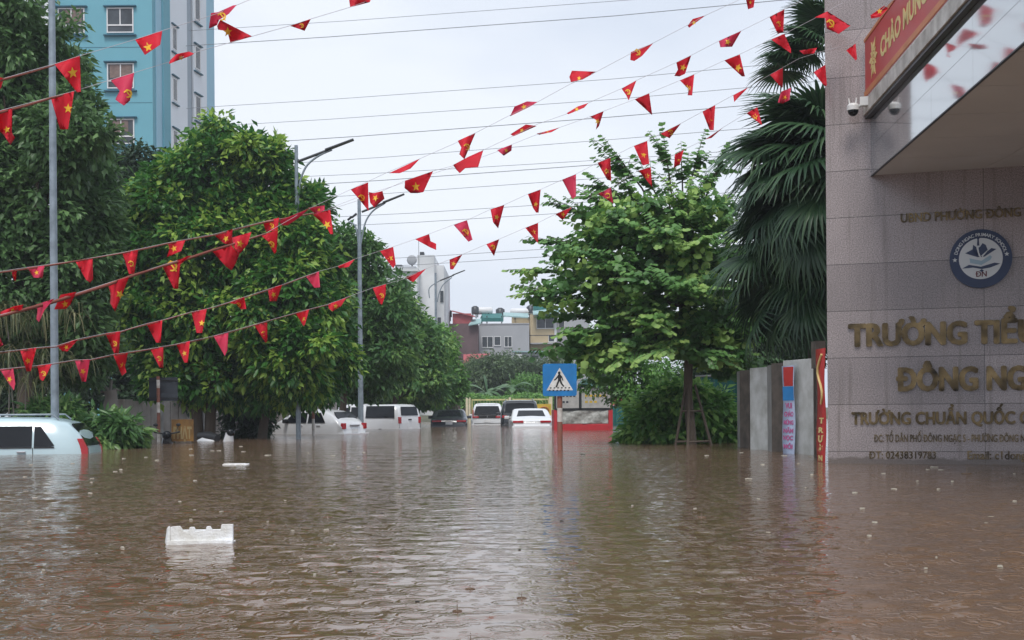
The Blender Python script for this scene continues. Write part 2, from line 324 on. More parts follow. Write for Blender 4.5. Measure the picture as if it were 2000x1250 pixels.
tag(gate, 'grey granite school gate wall with raised bronze lettering and a mirror clad canopy', 'building')
H = 8.2
MB().box(0, 7.5, 0, .55, -.8, H).build('wall', M['granite'], gate)
# local frame of the fascia: from (s0, z) on the wall, towards the camera along -DF
s0, zc = wall_sz(1701, 343)
dl = Vector((DF.dot(EX), -DF.dot(NW), 0)) * -1      # fascia direction towards the camera in wall coordinates
pr = Vector((-dl.y, dl.x, 0)); pr = pr if pr.x > 0 else -pr     # to the inside (right) of the canopy
LEN = 9.6
def fa(a, inn, z): q = Vector((s0,0,0))+dl*a+pr*inn; return (q.x, q.y, z)
_, zb0 = wall_sz(1690, 233)      # underside of the ledge
zl1 = zb0+.24
mb = MB()
# ceiling of the canopy, boards with open seams
nb = 8; y0 = 0.02
ceil = MB(); wd = LEN/nb
for i in range(nb):
    a0, a1 = i*wd+.009, (i+1)*wd-.009
    for j in range(5):
        u0, u1 = .012+j*1.5+.006, .012+(j+1)*1.5-.006
        pts = [fa(a0,u0,zc), fa(a1,u0,zc), fa(a1,u1,zc), fa(a0,u1,zc)]
        pts = [(x, min(y,-.004), z) for x,y,z in pts]
        ceil.prism(pts, (0,0,.02))
ceil.build('ceiling', M['ceiling'], gate)
mb = MB(); q = [fa(.0,.0,zc+.022), fa(LEN,.0,zc+.022), fa(LEN,7.6,zc+.022), (7.5,-.003,zc+.022), fa(0,0,zc+.022)]
body = [fa(0,.012,0), fa(LEN,.012,0), fa(LEN,7.6,0), (7.5,-.003,0)]
body = [(x, min(y,-.003), 0) for x,y,z in body]
mb.hexa([(x,y,zc+.024) for x,y,_ in body], [(x,y,zl1) for x,y,_ in body]); mb.build('canopy_slab', M['dark_steel'], gate)
# glossy cladding sheets on the edge of the canopy
mb = MB(); k = 6; ws = LEN/k
for i in range(k):
    for (za, zb) in ((zc, zc+.40), (zc+.404, zb0)):
        a0, a1 = i*ws+.002, (i+1)*ws-.002
        mb.prism([fa(a0,0,za), fa(a1,0,za), fa(a1,0,zb), fa(a0,0,zb)], pr*.008)
mb.build('fascia', M['cladding'], gate)
mb = MB(); mb.prism([fa(0,-.006,zc-.016), fa(LEN,-.006,zc-.016), fa(LEN,-.006,zc-.001), fa(0,-.006,zc-.001)], pr*.03); mb.build('edge_trim', M['dark_steel'], gate)
led = MB(); led.prism([fa(-.0,-.10,zb0+.045), fa(LEN,-.10,zb0+.045), fa(LEN,-.10,zl1), fa(0,-.10,zl1)], pr*.25)
led.build('ledge', M['ledge'], gate, bevel=.006)
led = MB(); led.prism([fa(-.0,-.075,zb0), fa(LEN,-.075,zb0), fa(LEN,-.075,zb0+.044), fa(0,-.075,zb0+.044)], pr*.07); led.build('ledge_underside', M['dark_steel'], gate)  # dark strip along the underside of the ledge
# lettering
def line(body, prefix, l, r, material=None, depth=.035, bold=.022):
    (x0, yb0, yc0), (x1, yb1, yc1) = l, r
    sa, za = wall_sz(x0, yb0); sb, zb = wall_sz(x1, yb1); _, ca = wall_sz(x0, yc0); _, cb = wall_sz(x1, yc1)
    return lettering(body, prefix, sa, sb, (za+zb)/2, ((ca-za)+(cb-zb))/2, material or M['bronze'], gate, depth, 0, bold)
line('UBND PHƯỜNG ĐÔNG NGẠC', 'UBND PHƯỜNG ĐÔNG', (1759,437,419), (1994,421,401), depth=.02, bold=.03)
line('TRƯỜNG TIỂU HỌC', 'TRƯỜNG', (1656.6,679,631), (1889.6,672,622.5), bold=.06)
line('ĐÔNG NGẠC', 'ĐÔNG', (1750,765.5,715), (1911,762.6,712), bold=.06)
line('TRƯỜNG CHUẨN QUỐC GIA', 'TRƯỜNG CHUẨN QUỐC', (1663,830,804.5), (1983,828,800), depth=.025, bold=.045)
line('ĐC: TỔ DÂN PHỐ ĐÔNG NGẠC 5 - PHƯỜNG ĐÔNG NGẠC', 'ĐC: TỔ DÂN PHỐ ĐÔNG NGẠC 5', (1707,863.5,848.5), (1886,862.5,847), depth=.015, bold=.016)
line('ĐT: 02438319783', 'ĐT: 02438319783', (1697,895.5,881), (1828,896,880), depth=.015, bold=.016)
line('Email: c1dongngac', 'Email: c1', (1889.6,897,880), (1958,897,880), depth=.015, bold=.016)
# the round school emblem
sc_, zc_ = wall_sz(1915, 506); rr_ = (wall_sz(1976,506)[0]-wall_sz(1854,506)[0])/2
M['navy'] = mat('navy', (.012,.03,.09), .35); M['emblem_white'] = mat('emblem_white', (.62,.65,.66), .4, var=.04); M['maroon'] = mat('maroon', (.12,.012,.02), .4); M['pale_blue'] = mat('pale_blue', (.30,.42,.50), .4)
def disc(r, y0, y1, n=64):
    mb = MB(); c = [(sc_+r*math.cos(2*math.pi*i/n), y0, zc_+r*math.sin(2*math.pi*i/n)) for i in range(n)]
    return mb.prism(c, (0,y1-y0,0))
em = disc(rr_, -.06, -.001).build('emblem', M['navy'], gate); tag(em, 'round navy and white school emblem with book and scholar cap')
disc(rr_*.70, -.066, -.061).build('emblem_face', M['emblem_white'], em)
def poly2(pts, y, th=.004):   # points in emblem units (radius = 1)
    return MB().prism([(sc_+a*rr_, y, zc_+b*rr_) for a,b in pts], (0,-th,0))
mk = MB()
for pl in ([(-.50,.20),(-.22,.34),(.05,.10),(.34,.34),(.50,.30),(.12,.06),(-.10,.05)], [(-.12,.10),(.08,.08),(.24,.24),(.16,.46),(.06,.52),(-.02,.40),(-.10,.36),(-.24,.48),(-.26,.30)]):
    mk.v, n0 = mk.v, 0; p = poly2(pl, -.0665, .004); mk.add(p.v, p.f)
for pl in ([(-.60,-.32),(-.38,-.20),(.0,-.28),(.44,-.16),(.62,-.20),(.30,-.32),(.03,-.36),(-.25,-.30)], [(-.05,-.42),(.03,-.36),(.10,-.42),(.03,-.46)], [(-.12,.44),(-.10,.72),(-.06,.72),(-.04,.44)]):
    p = poly2(pl, -.0667, .004); mk.add(p.v, p.f)
b_ = MB().ball((sc_-.08*rr_, -.069, zc_+.70*rr_), (.045*rr_,.004,.045*rr_)); mk.add(b_.v, b_.f)
mk.build('scholar_cap', M['navy'], em)
p = poly2([(-.36,.02),(-.34,-.14),(.02,-.22),(.30,-.06),(.36,.04),(.30,.10),(.02,-.08)], -.0668); p.build('book', M['pale_blue'], em)
p = poly2([(-.14,.38),(-.08,.46),(-.05,.20),(.02,.02),(-.06,.08)], -.0712, .003); p2 = poly2([(.02,.10),(.22,.28),(.26,.30),(.05,.04)], -.0712, .003); p.add(p2.v, p2.f); p.build('flame', M['emblem_white'], em)
lettering('ĐN', 'ĐN', sc_-.17*rr_, sc_+.19*rr_, zc_-.62*rr_, .20*rr_, M['maroon'], em, .004, -.0665, .03, 'initials')
ring_t = 'DONG NGAC PRIMARY SCHOOL'
def arc_text(body, a0, a1, r, size, name):
    vs, fs = [], []; ws = [max(.35, text_w(ch, .015)[1]) if ch != ' ' else .35 for ch in body]; tot = sum(ws); acc = 0
    for ch, w_ in zip(body, ws):
        am = a0+(a1-a0)*(acc+w_/2)/tot; acc += w_
        if ch == ' ': continue
        me = text_mesh(ch, .5, .015); xs = [v.co.x for v in me.vertices]; cx = (min(xs)+max(xs))/2
        n = len(vs); ca, sa = math.cos(am), math.sin(am)
        for v in me.vertices:
            tx, ty = (v.co.x-cx)*size, v.co.y*size+r      # tangent, radial
            vs.append((sc_+rr_*(ty*ca+tx*sa), -.0625-v.co.z*.003, zc_+rr_*(ty*sa-tx*ca)))
        fs += [tuple(i+n for i in p.vertices) for p in me.polygons]
    mb = MB(); mb.add(vs, fs); return mb.build(name, M['emblem_white'], em)
arc_text(ring_t, R(168), R(14), .765, .155, 'ring_lettering')
def star(c, r, y, th=.004, n=5, inner=.42, rot=0):
    return [(c[0]+(r if i%2==0 else r*inner)*math.sin(math.pi*i/n+rot), y, c[1]+(r if i%2==0 else r*inner)*math.cos(math.pi*i/n+rot)) for i in range(2*n)]
for sx in (-.83, .83):
    MB().prism(star((sc_+sx*rr_, zc_-.02*rr_ if sx<0 else zc_+.12*rr_), .085*rr_, -.0605), (0,-.004,0)).build('emblem_star', M['emblem_white'], em)
# ---------------------------------------------------------------- the red banner standing on the ledge
ban = empty('welcome_banner'); ban.matrix_world = WALLM
tag(ban, 'long red welcome banner with yellow lettering standing on the canopy ledge', 'banner')
sB, zB0 = wall_sz(1700, 186); _, zB1 = wall_sz(1697, 82)
def fb(a, z, inn=-.085): return Vector(fa(a, inn, z))
M['banner_red'] = mat('banner_red', (.55,.035,.03), .42, var=.1, scale=1.2); M['banner_text'] = mat('banner_text', (.78,.62,.25), .5, var=.05)
M['banner_edge'] = mat('banner_edge', (.62,.22,.08), .5)
def panel(a0, a1, z0, z1, inn0, inn1):
    return MB().prism([fa(a0,inn0,z0), fa(a1,inn0,z0), fa(a1,inn0,z1), fa(a0,inn0,z1)], pr*(inn1-inn0))
panel(.08, LEN, zB0-.03, zB1, -.085, -.06).build('banner_sheet', M['banner_red'], ban)
panel(.06, LEN, zB0-.045, zB0-.001+.03, -.097, -.0855).build('banner_border', M['banner_edge'], ban)
panel(.06, LEN, zB1-.03, zB1+.012, -.097, -.0855).build('banner_border', M['banner_edge'], ban)
HB = zB1-zB0
def banner_text(body, a0, width, z0, cap):
    me = text_mesh(body, .5, .03); xs = [v.co.x for v in me.vertices]; a, b = min(xs), max(xs); sx = width/(b-a); sz = cap/.729
    vs = [tuple(Vector(fa(a0+(v.co.x-a)*sx, -.0885-v.co.z*.004, z0+v.co.y*sz))) for v in me.vertices]
    mb = MB(); mb.add(vs, [tuple(p.vertices) for p in me.polygons]); return mb.build('banner_lettering', M['banner_text'], ban)
banner_text('CHÀO MỪNG', 1.05, 2.35, zB0+HB*.30, HB*.34)
banner_text('PHƯỜNG ĐÔNG NGẠC', 3.75, 4.2, zB0+HB*.30, HB*.34)
# lotus-like ornament
orn = MB(); oc = (.62, zB0+HB*.47)
def opt(a, z): return Vector(fa(oc[0]+a, -.0865, oc[1]+z))
for kk in range(12):
    t0 = 2*math.pi*kk/12; rr0, rr1 = .10, (.25 if kk % 2 == 0 else .19)
    c1 = [(rr0*math.cos(t0-.18), rr0*math.sin(t0-.18)), (.6*rr1*math.cos(t0-.22), .8*rr1*math.sin(t0-.22)), (rr1*math.cos(t0), 1.15*rr1*math.sin(t0)), (.6*rr1*math.cos(t0+.22), .8*rr1*math.sin(t0+.22)), (rr0*math.cos(t0+.18), rr0*math.sin(t0+.18))]
    orn.prism([opt(*p) for p in c1], -pr*.006)
n = 24; o_ = [opt(.085*math.cos(2*math.pi*i/n), .085*math.sin(2*math.pi*i/n)) for i in range(n)]; i_ = [opt(.055*math.cos(2*math.pi*i/n), .055*math.sin(2*math.pi*i/n)) for i in range(n)]
for i in range(n): orn.prism([o_[i], o_[(i+1)%n], i_[(i+1)%n], i_[i]], -pr*.006)
st = star((0,0), .045, 0); orn.prism([opt(a, z) for a,_,z in st], -pr*.006)
orn.build('ornament', M['banner_text'], ban)
# ---------------------------------------------------------------- CCTV camera on the left end of the ledge
cc = empty('security_camera', loc=(0,0,0)); cc.matrix_world = WALLM
tag(cc, 'white dome security camera with two aerials on the end of the canopy ledge', 'camera')
cs, cz = wall_sz(1668, 222); M['cctv'] = mat('cctv_white', (.7,.7,.68), .3, var=.04)
cy = -.28
hb = MB(); hb.ball((cs, cy, cz+.035), (.085,.085,.05), 16, 8); hb.tube([(cs,cy,cz-.02),(cs,cy,cz+.04)], [.085,.085], 20); hb.build('housing', M['cctv'], cc)
MB().ball((cs, cy, cz-.025), (.073,.073,.075), 16, 10).build('dome', M['glass'], cc)
for dx in (-.045, .035):
    MB().tube([(cs+dx, cy, cz+.06), (cs+dx*1.3, cy, cz+.155)], [.012,.009], 8).build('aerial', M['cctv'], cc)
ar = MB(); ar.tube([(cs+.05,cy,cz+.03),(cs+.16,cy,cz+.045),(s0-.04,cy,cz+.09)], .022, 10); ar.box(s0-.13, s0-.02, cy-.055, cy+.055, cz+.03, cz+.15); ar.build('bracket', M['cctv'], cc)
# ================================================================ panels, posts and banners beside the gate
def ax_at(px, Y): return Vector((X(px,Y), Y, 0))
fence = empty('gate_fence'); tag(fence, 'row of pale concrete wall panels and dark steel posts beside the granite gate', 'fence')
M['panel'] = mat('pale_panel', (.60,.61,.59), .7, dirt_or_shade=(.38,.38,.34), scale=3.5, bump=.3, bscale=5); M['brown_post'] = mat('brown_post', (.13,.105,.085), .7, dirt_or_shade=(.06,.05,.04), scale=5); M['panel_side'] = mat('panel_grey', (.26,.26,.245), .8, var=.3)
def slab(pa, pb, Ya, Yb, zt0, zt1, th, m, nm='panel'):
    a, b = ax_at(pa, Ya), ax_at(pb, Yb); d = (b-a).normalized(); nn = Vector((-d.y, d.x, 0))*th
    lo = [a, b, b+nn, a+nn]
    return MB().hexa([(p.x,p.y,-.95) for p in lo], [(lo[0].x,lo[0].y,zt0),(lo[1].x,lo[1].y,zt1),(lo[2].x,lo[2].y,zt1),(lo[3].x,lo[3].y,zt0)]).build(nm, m, fence, bevel=.008)
slab(1530, 1588, 21.6, 20.6, 1.62, 1.62, .12, M['panel'])
slab(1507, 1529, 22.3, 22.0, 1.60, 1.60, .12, M['brown_post'], 'post')
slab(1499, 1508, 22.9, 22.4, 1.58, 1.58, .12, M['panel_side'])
slab(1465, 1499, 23.6, 23.0, 1.56, 1.56, .12, M['panel'])
slab(1445, 1464, 24.7, 24.3, 1.55, 1.55, .12, M['brown_post'], 'post')
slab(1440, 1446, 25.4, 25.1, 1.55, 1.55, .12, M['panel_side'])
g1 = MB()
for px, Y in ((1592, 20.0), (1597, 19.6), (1601.5, 19.3)):
    a = ax_at(px, Y); g1.box(a.x-.018, a.x+.018, a.y-.018, a.y+.018, -.95, 1.75)
g1.box(ax_at(1590,19.6).x, ax_at(1609,19.6).x, 19.45, 19.75, 1.42, 1.85)
g1.build('gate_leaf', M['brown_post'], fence)
def vertical_banner(name, label, pxl, pxr, Yl, Yr, zt, zb, lean, paint, groups, field2=None, cord=False):
    t = empty(name); tag(t, label, 'banner')
    a, b = ax_at(pxl, Yl), ax_at(pxr, Yr); d = (b-a); wdt = d.length; d.normalize(); nn = Vector((d.y, -d.x, 0))   # towards the camera
    def q(u, z, off=0): 
        s = lean*(z-zb)/(zt-zb); return a+d*((u+s)*wdt)+nn*(.04+off+.012*math.sin(z*5+u*2))+Vector((0,0,z))
    nzz = 14; mb = MB(); vs = []; 
    for off in (0, -.008):
        for j in range(nzz+1):
            for i in range(3): vs.append(q(i/2, zb+(zt-zb)*j/nzz, off))
    fs = []; n = 3*(nzz+1)
    for j in range(nzz):
        for i in range(2):
            k = j*3+i; fs.append((k,k+1,k+4,k+3)); fs.append((n+k,n+k+3,n+k+4,n+k+1))
        fs.append((j*3, j*3+3, n+j*3+3, n+j*3)); fs.append((j*3+2, n+j*3+2, n+j*3+5, j*3+5))
    mb.add(vs, fs, True); mb.build('sheet', paint, t)
    for (z0, z1, u0, u1, m_, nm) in groups:
        g = MB(); zz = [z0, (z0+z1)/2, z1]; 
        for k in range(2): g.prism([q(u0,zz[k],.003), q(u1,zz[k],.003), q(u1,zz[k+1],.003), q(u0,zz[k+1],.003)], nn*.002)
        g.build(nm, m_, t)
    return t, q, d, nn
M['sky_blue'] = mat('banner_blue', (.03,.25,.60), .5); M['magenta'] = mat('banner_magenta', (.55,.14,.32), .5); M['lilac'] = mat('banner_lilac', (.48,.56,.74), .5)
rows = [(.64,.75),(.50,.60),(.36,.46),(.215,.32),(.085,.19)]
grp = [(1.17,1.50,.15,.95,M['banner_red'],'picture'), (.92,1.16,.0,1.0,M['sky_blue'],'blue_band')]
tb, qf, dd, nn = vertical_banner('blue_banner', 'narrow blue, lilac and pink notice banner hanging on a pale wall panel', 1533, 1556, 21.45, 21.05, 1.52, -.3, -.0, M['lilac'], grp)
def vtext(body, q, d, nn, u0, u1, z0, z1, m_, parent):
    me = text_mesh(body, .5, .05); xs = [v.co.x for v in me.vertices]; a, b = min(xs), max(xs); ys = [v.co.y for v in me.vertices]; y0_, y1_ = min(ys), max(ys)
    vs = [tuple(q(u0+(v.co.x-a)/(b-a)*(u1-u0), z0+(v.co.y-y0_)/(y1_-y0_)*(z1-z0), .006+v.co.z*.002)) for v in me.vertices]
    MB().add(vs, [tuple(p.vertices) for p in me.polygons]).build('lettering', m_, parent)
for tx, (z0, z1) in zip(('CHÀO', 'MỪNG', 'NĂM', 'HỌC', 'MỚI'), rows): vtext(tx, qf, dd, nn, .12, .88, z0, z1, M['magenta'], tb)
vtext('VUI', qf, dd, nn, .2, .8, .78, .88, M['magenta'], tb)
tr_, qf, dd, nn = vertical_banner('red_banner', 'narrow red vertical banner with yellow letters beside the left edge of the granite wall', 1601, 1617, 18.3, 17.85, 1.66, -.45, 0, M['banner_red'], [])
for tx, zc1 in zip('TRƯỜNG', (.60,.46,.32,.18,.05,-.06)):
    vtext(tx, qf, dd, nn, .27, .78, zc1-.04, zc1+.045+(.03 if tx in 'ƯỜ' else 0), M['banner_text'], tr_)
pts = [qf(.55+.25*math.sin(i*.9), .85+i*.09, .012) for i in range(9)]
MB().tube(pts, .02, 6).build('tassel', M['banner_text'], tr_)
# ================================================================ foliage
def leaf_arrays(Pn, D, Nn, Ln, Wn, kind):
    D = D/np.linalg.norm(D,axis=1,keepdims=True); S = np.cross(D, Nn); S /= (np.linalg.norm(S,axis=1,keepdims=True)+1e-9); U = np.cross(S, D)
    Ln = Ln[:,None]; Wn = Wn[:,None]; n = len(Pn)
    if kind == 'rhomb':
        V = np.stack([Pn, Pn+D*Ln*.45+S*Wn*.5+U*Wn*.15, Pn+D*Ln-U*Ln*.08, Pn+D*Ln*.45-S*Wn*.5+U*Wn*.15], 1)
        F = np.concatenate([np.array([[0,1,2]]), np.array([[0,2,3]])]); nv = 4
    else:      # round leaf of two lobes folded on its midrib
        V = np.stack([Pn, Pn+D*Ln*.2+S*Wn*.45+U*Wn*.12, Pn+D*Ln*.85+S*Wn*.42+U*Wn*.1, Pn+D*Ln*.9, Pn+D*Ln*.85-S*Wn*.42+U*Wn*.1, Pn+D*Ln*.2-S*Wn*.45+U*Wn*.12], 1)
        F = np.array([[0,1,2,3],[0,3,4,5]]); nv = 6
    Fa = (F[None]+np.arange(n)[:,None,None]*nv).reshape(-1,F.shape[1])
    return V.reshape(-1,3), Fa, nv
def crown_leaves(lobes, nclump, nleaf, llen, crad, rng, droop=.5, flat=.75, young=.25, up=.25, inner=.25):
    """lobes: (centre, radii). Clumps lie in the shell of the lobes, leaves inside every clump."""
    C = np.array([l[0] for l in lobes]); Rr = np.array([l[1] for l in lobes]); vol = Rr[:,0]*Rr[:,2]; vol = vol/vol.sum()
    idx = rng.choice(len(lobes), nclump, p=vol); u = rng.normal(size=(nclump,3)); u /= np.linalg.norm(u,axis=1,keepdims=True)
    rad = 1-(rng.random(nclump)**1.6)*.55; rad[rng.random(nclump) < .12] *= 1.13
    rad[rng.random(nclump) < .06] *= 1.18; cc = C[idx]+u*Rr[idx]*rad[:,None]
    # drop clumps deep inside another lobe
    keep = np.ones(nclump, bool)
    for c, r in zip(C, Rr): keep &= (np.linalg.norm((cc-c)/r, axis=1) > .45) | (rng.random(nclump) < inner)
    cc, u = cc[keep], u[keep]; m = len(cc); ct = rng.random(m); cr = crad*(.6+.8*rng.random(m))
    k = rng.poisson(nleaf, m)+2; ii = np.repeat(np.arange(m), k); n = len(ii)
    off = rng.normal(size=(n,3)); off /= np.linalg.norm(off,axis=1,keepdims=True); rr = rng.random(n)**.5; off *= (rr*cr[ii])[:,None]; off[:,2] *= flat
    Pn = cc[ii]+off
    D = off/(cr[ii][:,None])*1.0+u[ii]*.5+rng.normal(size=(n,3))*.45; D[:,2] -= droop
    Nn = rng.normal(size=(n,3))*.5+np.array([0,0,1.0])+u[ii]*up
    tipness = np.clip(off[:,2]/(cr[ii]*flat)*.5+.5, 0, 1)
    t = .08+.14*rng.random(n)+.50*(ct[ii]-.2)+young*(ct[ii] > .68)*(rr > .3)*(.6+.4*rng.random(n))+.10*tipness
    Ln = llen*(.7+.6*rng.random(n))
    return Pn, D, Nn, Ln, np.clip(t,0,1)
def P3(px, py, Y, dy=0): return np.array(P(px, py, Y+dy))
def tree(name, label, Y, trunk_px, lobes, ncl, nleaf, llen, crad, lm, seed, base_py=None, trunks=1, tr=.16, aspect=.48, kind='rhomb', droop=.5, young=.25, depth=1.0, group=None, bark='bark', cat='tree', inner=.25, limbs=True, bumps=7):
    rng = np.random.default_rng(seed); sc = Y/FPX; L3 = []; rb = random.Random(seed+100); full = []
    for lb in lobes:      # every lobe is broken into a core and uneven bumps round it
        px, py, rx, ry = lb[:4]; dy = lb[4] if len(lb) > 4 else 0; full.append((px, py, rx*.80, ry*.80, dy))
        if bumps:
            for k in range(bumps):
                a = 2*math.pi*k/bumps+rb.uniform(-.5,.5); q = rb.uniform(.55,.85); f = rb.uniform(.26,.42); full.append((px+rx*q*math.cos(a), py+ry*q*math.sin(a), rx*f, ry*f, dy+rb.uniform(-.7,.7)*rx*sc))
    lobes = full
    for lb in lobes:
        px, py, rx, ry = lb[:4]; dy = lb[4] if len(lb) > 4 else 0
        L3.append((P3(px, py, Y+dy), np.array([rx*sc, max(rx,ry)*sc*depth, ry*sc])))
    Pn, D, Nn, Ln, t = crown_leaves(L3, ncl, nleaf, llen, crad, rng, droop=droop, young=young, inner=inner)
    ok = Pn[:,2] > .03; Pn, D, Nn, Ln, t = Pn[ok], D[ok], Nn[ok], Ln[ok], t[ok]
    V, F, nv = leaf_arrays(Pn, D, Nn, Ln, Ln*aspect, kind)
    root = empty(name, (X(trunk_px, Y), Y, ground_z(X(trunk_px,Y), Y))); tag(root, label, cat, group)
    bx, by, bz = root.location
    mb = MB(); r2 = random.Random(seed)
    cen = sum([l[0] for l in L3])/len(L3)
    for k in range(trunks):
        ox = (k-(trunks-1)/2)*.5; top = Vector((bx+(cen[0]-bx)*.5+ox, by, bz+(cen[2]-bz)*.8))
        base = Vector((bx+ox*.6, by, bz-.1)); pts = [base.lerp(top, q)+Vector((r2.uniform(-.06,.06), r2.uniform(-.06,.06), 0)) for q in (0,.2,.45,.7,1)]
        mb.tube(pts, [tr*1.25, tr, tr*.85, tr*.7, tr*.45], 10)
        if limbs:
            for c, rr in L3[k*8::8*trunks]:
                s = pts[2].lerp(pts[4], r2.random()*.8); e = Vector(c)+Vector((rr[0]*r2.uniform(-.5,.5), rr[1]*r2.uniform(-.5,.5), rr[2]*.4)); mid = s.lerp(e,.5)+Vector((0,0,.15*(e-s).length*r2.uniform(-.3,.8)))
                mb.tube([s, s.lerp(mid,.5)+Vector((0,0,.05)), mid, e], [tr*.42, tr*.34, tr*.25, tr*.08], 7)
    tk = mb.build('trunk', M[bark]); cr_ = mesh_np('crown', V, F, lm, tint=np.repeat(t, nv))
    for o in (tk, cr_): o.parent = root; o.matrix_parent_inverse = Matrix.Translation(-root.location)
    return root
LM = {}
LM['left'] = leafmat('leaf_grey_green', (.050,.110,.036), (.125,.245,.085), (.24,.38,.14))
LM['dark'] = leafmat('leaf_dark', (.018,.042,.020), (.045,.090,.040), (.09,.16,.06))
LM['mid'] = leafmat('leaf_mid', (.024,.10,.022), (.092,.27,.045), (.34,.50,.09))
LM['cool'] = leafmat('leaf_cool', (.040,.125,.035), (.125,.27,.075), (.30,.47,.12))
LM['bright'] = leafmat('leaf_bright', (.06,.16,.035), (.14,.32,.06), (.28,.50,.11))
LM['bauhinia'] = leafmat('leaf_bauhinia', (.060,.16,.048), (.175,.36,.10), (.42,.60,.17), trans=.35)
LM['shrub'] = leafmat('leaf_shrub', (.05,.14,.045), (.14,.28,.09), (.30,.45,.15), rough=.35)
LM['bush'] = leafmat('leaf_bush', (.08,.20,.05), (.20,.42,.10), (.42,.62,.18), trans=.4)
LM['palm'] = leafmat('leaf_palm', (.016,.050,.022), (.040,.095,.040), (.10,.18,.08), trans=.15, rough=.35)
LM['banana'] = leafmat('leaf_banana', (.10,.20,.09), (.16,.28,.13), (.24,.36,.18))
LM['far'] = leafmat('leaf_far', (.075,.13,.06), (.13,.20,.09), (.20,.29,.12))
LM['straw'] = leafmat('leaf_straw', (.07,.09,.04), (.14,.16,.07), (.30,.28,.14))
# --- left side
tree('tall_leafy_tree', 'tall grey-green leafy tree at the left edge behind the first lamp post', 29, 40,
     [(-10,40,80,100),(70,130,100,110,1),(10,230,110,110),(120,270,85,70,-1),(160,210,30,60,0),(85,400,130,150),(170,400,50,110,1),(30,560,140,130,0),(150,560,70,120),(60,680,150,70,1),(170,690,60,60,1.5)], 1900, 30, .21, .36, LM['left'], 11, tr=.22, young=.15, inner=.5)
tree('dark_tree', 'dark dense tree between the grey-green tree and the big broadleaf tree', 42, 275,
     [(250,350,60,60),(290,430,100,110),(250,560,70,130),(330,600,110,140),(250,700,70,80),(330,740,100,50),(120,770,120,50,-1),(280,785,60,32,-1),(20,760,60,60,-1)], 1500, 30, .22, .42, LM['dark'], 12, tr=.2, young=.05, inner=.5)  # last three low lobes: added dark foliage in place of shadow under the trees
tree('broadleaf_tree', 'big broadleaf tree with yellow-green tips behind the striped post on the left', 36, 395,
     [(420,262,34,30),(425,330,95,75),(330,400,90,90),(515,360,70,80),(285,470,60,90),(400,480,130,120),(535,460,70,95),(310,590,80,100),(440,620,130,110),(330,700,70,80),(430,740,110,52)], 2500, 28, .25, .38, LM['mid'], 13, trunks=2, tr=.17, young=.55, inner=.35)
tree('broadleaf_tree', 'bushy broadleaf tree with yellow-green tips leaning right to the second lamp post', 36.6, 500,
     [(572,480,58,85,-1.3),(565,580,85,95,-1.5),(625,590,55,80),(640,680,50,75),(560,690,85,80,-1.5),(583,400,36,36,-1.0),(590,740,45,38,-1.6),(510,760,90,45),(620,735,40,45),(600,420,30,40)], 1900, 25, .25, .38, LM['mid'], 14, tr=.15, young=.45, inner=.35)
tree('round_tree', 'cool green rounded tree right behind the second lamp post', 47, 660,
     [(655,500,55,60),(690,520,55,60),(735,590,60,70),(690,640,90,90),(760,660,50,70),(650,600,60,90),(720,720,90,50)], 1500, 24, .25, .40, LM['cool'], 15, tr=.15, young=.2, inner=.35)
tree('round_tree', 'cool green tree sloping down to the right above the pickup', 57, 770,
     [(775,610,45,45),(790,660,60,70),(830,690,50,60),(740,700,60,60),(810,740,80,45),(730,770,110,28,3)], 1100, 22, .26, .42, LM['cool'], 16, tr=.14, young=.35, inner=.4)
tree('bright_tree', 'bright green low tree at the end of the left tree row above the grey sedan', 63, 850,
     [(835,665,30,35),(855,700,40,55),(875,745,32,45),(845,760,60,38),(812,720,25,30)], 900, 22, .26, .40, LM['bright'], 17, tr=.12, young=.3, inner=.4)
tree('broadleaf_shrub', 'light green shrub with long leaves behind the mint van', 27.6, 150,
     [(75,815,34,24),(120,822,50,30),(200,840,55,34),(245,852,32,26),(160,860,60,26)], 300, 20, .26, .25, LM['shrub'], 18, tr=.03, aspect=.34, droop=.55, young=.3, cat='shrub', limbs=False)
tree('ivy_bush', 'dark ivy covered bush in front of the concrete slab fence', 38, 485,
     [(465,815,24,34),(500,830,26,26),(480,848,38,14)], 160, 26, .16, .3, LM['dark'], 19, tr=.05, young=.1, cat='shrub', limbs=False)
